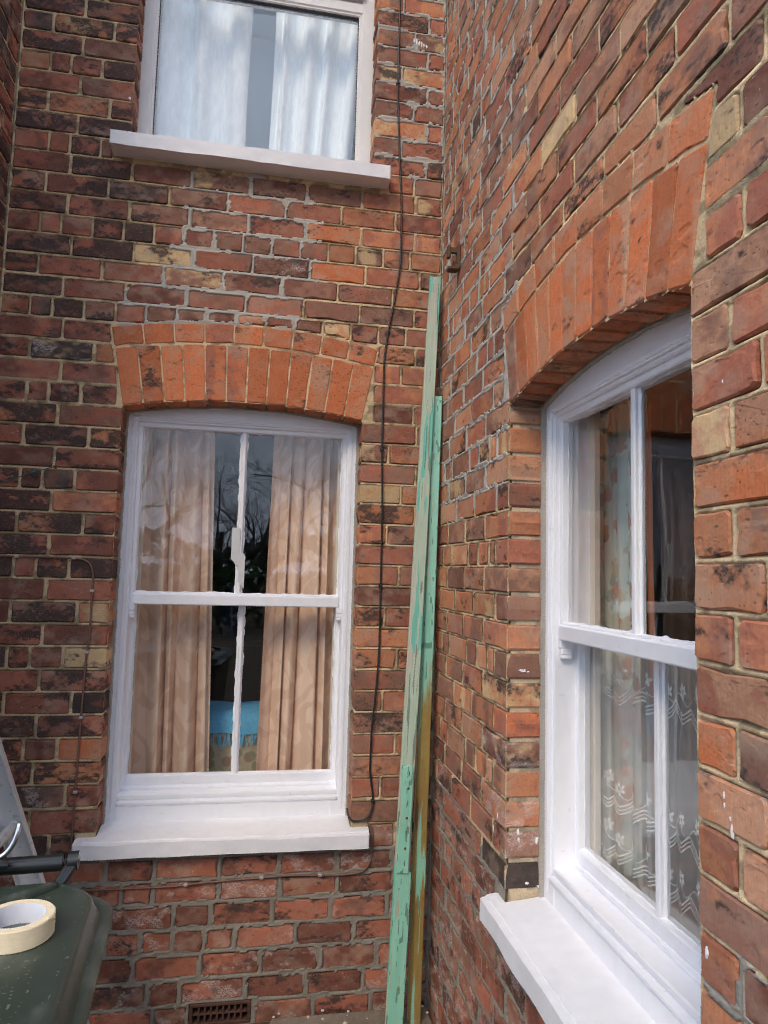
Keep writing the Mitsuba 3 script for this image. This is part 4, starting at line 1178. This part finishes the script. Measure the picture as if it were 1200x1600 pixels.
# ------------------------------------------------------------------ wheelie bin
BIN0 = set(scene)
bn = thing('wheelie_bin', 'dark green wheelie bin with its lid shut, in the bottom left corner', 'bin')
def rrect(cx, cy, hx, hy, r, n=9):
    p = []
    for sx, sy, a0 in ((1, 1, 0), (-1, 1, 90), (-1, -1, 180), (1, -1, 270)):
        for t in np.linspace(0, 90, n):
            a = math.radians(a0 + t); p.append((cx + sx * (hx - r) + r * math.cos(a), cy + sy * (hy - r) + r * math.sin(a)))
    return np.array(p)


def loft(rings, cap0=True, cap1=True):
    k = len(rings[0]); v = np.vstack(rings); f = []
    for i in range(len(rings) - 1):
        for j in range(k):
            q = (j + 1) % k
            f += [(i * k + j, i * k + q, (i + 1) * k + q), (i * k + j, (i + 1) * k + q, (i + 1) * k + j)]
    if cap0: c = len(v); v = np.vstack([v, rings[0].mean(0)]); f += [(c, (j + 1) % k, j) for j in range(k)]
    if cap1: c = len(v); v = np.vstack([v, rings[-1].mean(0)]); f += [(c, (len(rings) - 1) * k + j, (len(rings) - 1) * k + (j + 1) % k) for j in range(k)]
    return trimesh.Trimesh(v, f, process=False)


bcx, bcy = -.478, .87
def ring(hx, hy, r, z, dx=0, dy=0): return np.c_[rrect(bcx + dx, bcy + dy, hx, hy, r), np.full(36, z)]
body = loft([ring(.225, .26, .04, .07, 0, -.02), ring(.235, .29, .05, .12, 0, -.01), ring(.272, .345, .06, .985), ring(.292, .362, .07, .992), ring(.292, .362, .07, 1.012), ring(.27, .34, .06, 1.012)], True, True)
add(f'{bn}__body', body, 'green_bin_plastic', smooth=35)
lid = loft([ring(.288, .366, .085, 1.013), ring(.298, .374, .09, 1.016), ring(.300, .376, .09, 1.030), ring(.293, .369, .088, 1.036), ring(.284, .360, .09, 1.036), ring(.279, .355, .09, 1.042), ring(.272, .350, .088, 1.058), ring(.264, .343, .085, 1.064), ring(.23, .30, .08, 1.068), ring(.12, .16, .05, 1.071)], True, True)
add(f'{bn}__lid', lid, 'green_bin_plastic', smooth=40)
hd = tube([(-.735, 1.250, 1.079), (-.6, 1.250, 1.080), (-.4, 1.250, 1.080), (-.268, 1.250, 1.080)], .0135, 16)
add(f'{bn}__handle_bar', hd, 'black_plastic', True)
for x in (-.262, -.74):
    br = trimesh.util.concatenate([tube(spline([(x - .020 + s, 1.195, 1.058), (x - .012 + s, 1.210, 1.062), (x - .002 + s, 1.230, 1.073), (x + .004 + s, 1.250, 1.083)], 5), [.0058] * 16, 8) for s in (0, .005, .010)])
    br.apply_translation((0, 0, -.003))
    kn = trimesh.creation.cylinder(.0150, .016, sections=24); kn.apply_transform(trimesh.transformations.rotation_matrix(math.pi / 2, [0, 1, 0])); kn.apply_translation((x + .010, 1.250, 1.081))
    add(f'{bn}__hinge_arm', cat(br, kn), 'black_plastic', smooth=40)
rb = tube(spline([(-.272, 1.195, 1.063), (-.31, 1.150, 1.069), (-.37, 1.118, 1.070), (-.478, 1.105, 1.070), (-.58, 1.118, 1.070), (-.65, 1.15, 1.069), (-.71, 1.195, 1.063)], 6), .011, 8)
add(f'{bn}__lid__rib', rb, 'green_bin_plastic', True)
gp = loft([ring(.095, .03, .02, 1.064, .15, -.10), ring(.088, .024, .018, 1.083, .15, -.098), ring(.080, .016, .012, 1.086, .15, -.096)], True, True)
add(f'{bn}__lid__grip', gp, 'green_bin_plastic', smooth=40)
for x in (-.72, -.236):
    wz = trimesh.creation.cylinder(.10, .05, sections=32); wz.apply_transform(trimesh.transformations.rotation_matrix(math.pi / 2, [0, 1, 0])); wz.apply_translation((x, 1.16, .15)); add(f'{bn}__wheel', wz, 'black_plastic', smooth=40)

rf = thing('wire_roller_frame', 'bent shiny wire of a paint roller resting by the bin handle', 'roller frame')
add(f'{rf}__wire', tube(spline([(-.335, 1.235, 1.152), (-.338, 1.23, 1.132), (-.35, 1.228, 1.110), (-.365, 1.225, 1.102), (-.41, 1.222, 1.099), (-.5, 1.22, 1.096)], 8), .0042, 10), 'chrome_wire', True)
add(f'{rf}__grip', tube([(-.345, 1.222, 1.094), (-.39, 1.215, 1.096), (-.47, 1.205, 1.096)], [.007, .012, .014], 10), 'black_plastic', True)

BIN = mi.ScalarTransform4f().translate([-.190, 1.03, -.030]).rotate([0, 0, 1], 5.0).translate([.178, -1.0, 0])
for k_ in set(scene) - BIN0: scene[k_]['to_world'] = BIN

tp = thing('tape_roll', 'roll of cream masking tape lying flat on the bin lid', 'tape roll')
def annulus(r0, r1, z0, z1, c, n=64, b=.0015):
    prof = np.array([(r0, z0), (r1 - b, z0), (r1, z0 + b), (r1, z1 - b), (r1 - b, z1), (r0, z1), (r0, z0)])
    m = trimesh.creation.revolve(prof, sections=n); m.apply_translation(c); return m
TC = (-.305, 1.056, 1.0385)
add(f'{tp}__tape', annulus(.0370, .0480, 0, .028, TC), 'tape_paper', smooth=40)
add(f'{tp}__core', annulus(.0354, .0372, .0004, .0276, TC), 'tape_core', smooth=40)
fl = tube(spline([(TC[0] + .043, TC[1] - .016, 1.0670), (TC[0] + .0465, TC[1] - .012, 1.0655), (TC[0] + .0482, TC[1] - .004, 1.062)], 4), .003, 5); add(f'{tp}__torn_end', fl, 'tape_paper', True)
# ------------------------------------------------------------------ ladder against the left wall
ld = thing('ladder', 'aluminium ladder leaning on the left behind the bin', 'ladder')
P0, P1 = np.array([-.385, 0, .06]), np.array([-.90, 0, 1.47])
ax = (P1 - P0) / np.linalg.norm(P1 - P0); nx = np.array([-ax[2], 0, ax[0]])
for y in (2.19, 1.80):
    m = []
    for a0, a1, b0, b1 in ((-.033, .033, 0, .0035), (-.033, -.0295, 0, .024), (.0295, .033, 0, .024)):
        v = []
        for s in (0, 1):
            base = P0 if s == 0 else P1
            for a, b in ((a0, b0), (a1, b0), (a1, b1), (a0, b1)): v.append(base + nx * a + np.array([0, y - b if y > 2 else y + b, 0]))
        m.append(trimesh.convex.convex_hull(np.array(v)))
    add(f'{ld}__stile', cat(*m), 'aluminium_surface', smooth=30)
for i in range(5):
    c = P0 + ax * (.22 + .285 * i)
    add(f'{ld}__rung', tube([c + [0, 1.79, 0], c + [0, 2.178, 0]], .0145, 16), 'aluminium_surface', True)
    for y in (2.184, 1.80):
        e = trimesh.creation.torus(.0155, .003, 24, 10); e.apply_transform(trimesh.transformations.rotation_matrix(math.pi / 2, [1, 0, 0])); e.apply_translation(c + [0, y - (.006 if y > 2 else -.006), 0]); add(f'{ld}__rung_collar', e, 'aluminium_surface', smooth=True)
for y in (2.18, 1.81): add(f'{ld}__foot', cbox(P0[0] - .03, P0[0] + .035, y - .02, y + .016, .05, .085, .006), 'black_plastic')

# ------------------------------------------------------------------ bare trees and hedge behind us, mirrored in the lower window
def tree(x, y, h, seed):
    rng = np.random.default_rng(seed)
    k = thing('bare_tree', 'bare winter tree behind the photographer, mirrored in the lower window', 'tree', 'bare trees mirrored in the glass')
    trunk, crown = [], []
    def grow(p, d, L, r, depth):
        n = 4; pts = [p]
        for i in range(n):
            d = d + rng.normal(0, .10 + .03 * depth, 3); d[2] += .05; d /= np.linalg.norm(d); p = p + d * L / n; pts.append(p)
        (trunk if depth < 2 else crown).append(tube(pts, np.linspace(r, r * .62, n + 1) * (.55 if depth > 2 else .8), 5 if depth < 3 else 3))
        if depth >= 5: return
        for j in range(rng.integers(3, 5) if depth < 4 else 4):
            a = pts[rng.integers(1 if depth else 2, n + 1)]
            e = d + rng.normal(0, .55, 3); e[2] = abs(e[2]) * .7 + .15; e /= np.linalg.norm(e)
            grow(a, e, L * rng.uniform(.58, .80), r * .55, depth + 1)
    grow(np.array([x, y, -.1]), np.array([0, 0, 1.0]), h * .34, h * .018, 0)
    add(f'{k}__trunk', cat(*trunk), 'bark'); add(f'{k}__crown', cat(*crown), 'bark')


for i, (x, y, h) in enumerate(((-3.2, -15, 8.0), (-1.2, -17, 8.5), (.4, -15.5, 8.0), (2.2, -17, 9), (-5.5, -16, 9))): tree(x, y, h, 50 + i)
hg = thing('hedge', 'dark evergreen hedge behind the photographer, mirrored in the lower window', 'hedge')
rng = np.random.default_rng(77)
N = 9000
c = np.c_[rng.uniform(-9, 9, N), rng.uniform(-13.2, -12.2, N), rng.uniform(0, 1, N) ** .7 * 2.3]
c[:, 2] += .25 * np.sin(c[:, 0] * 1.7) * (c[:, 2] > 1.6)
a = rng.normal(0, 1, (N, 3)); a /= np.linalg.norm(a, axis=1, keepdims=True); b = np.cross(a, rng.normal(0, 1, (N, 3))); b /= np.linalg.norm(b, axis=1, keepdims=True)
v = np.stack([c - a * .11, c + b * .07, c + a * .11, c - b * .07], 1).reshape(-1, 3)
i = np.arange(N) * 4
add(f'{hg}__leaves', (v, np.vstack([np.stack([i, i + 1, i + 2], 1), np.stack([i, i + 2, i + 3], 1)])), 'evergreen')
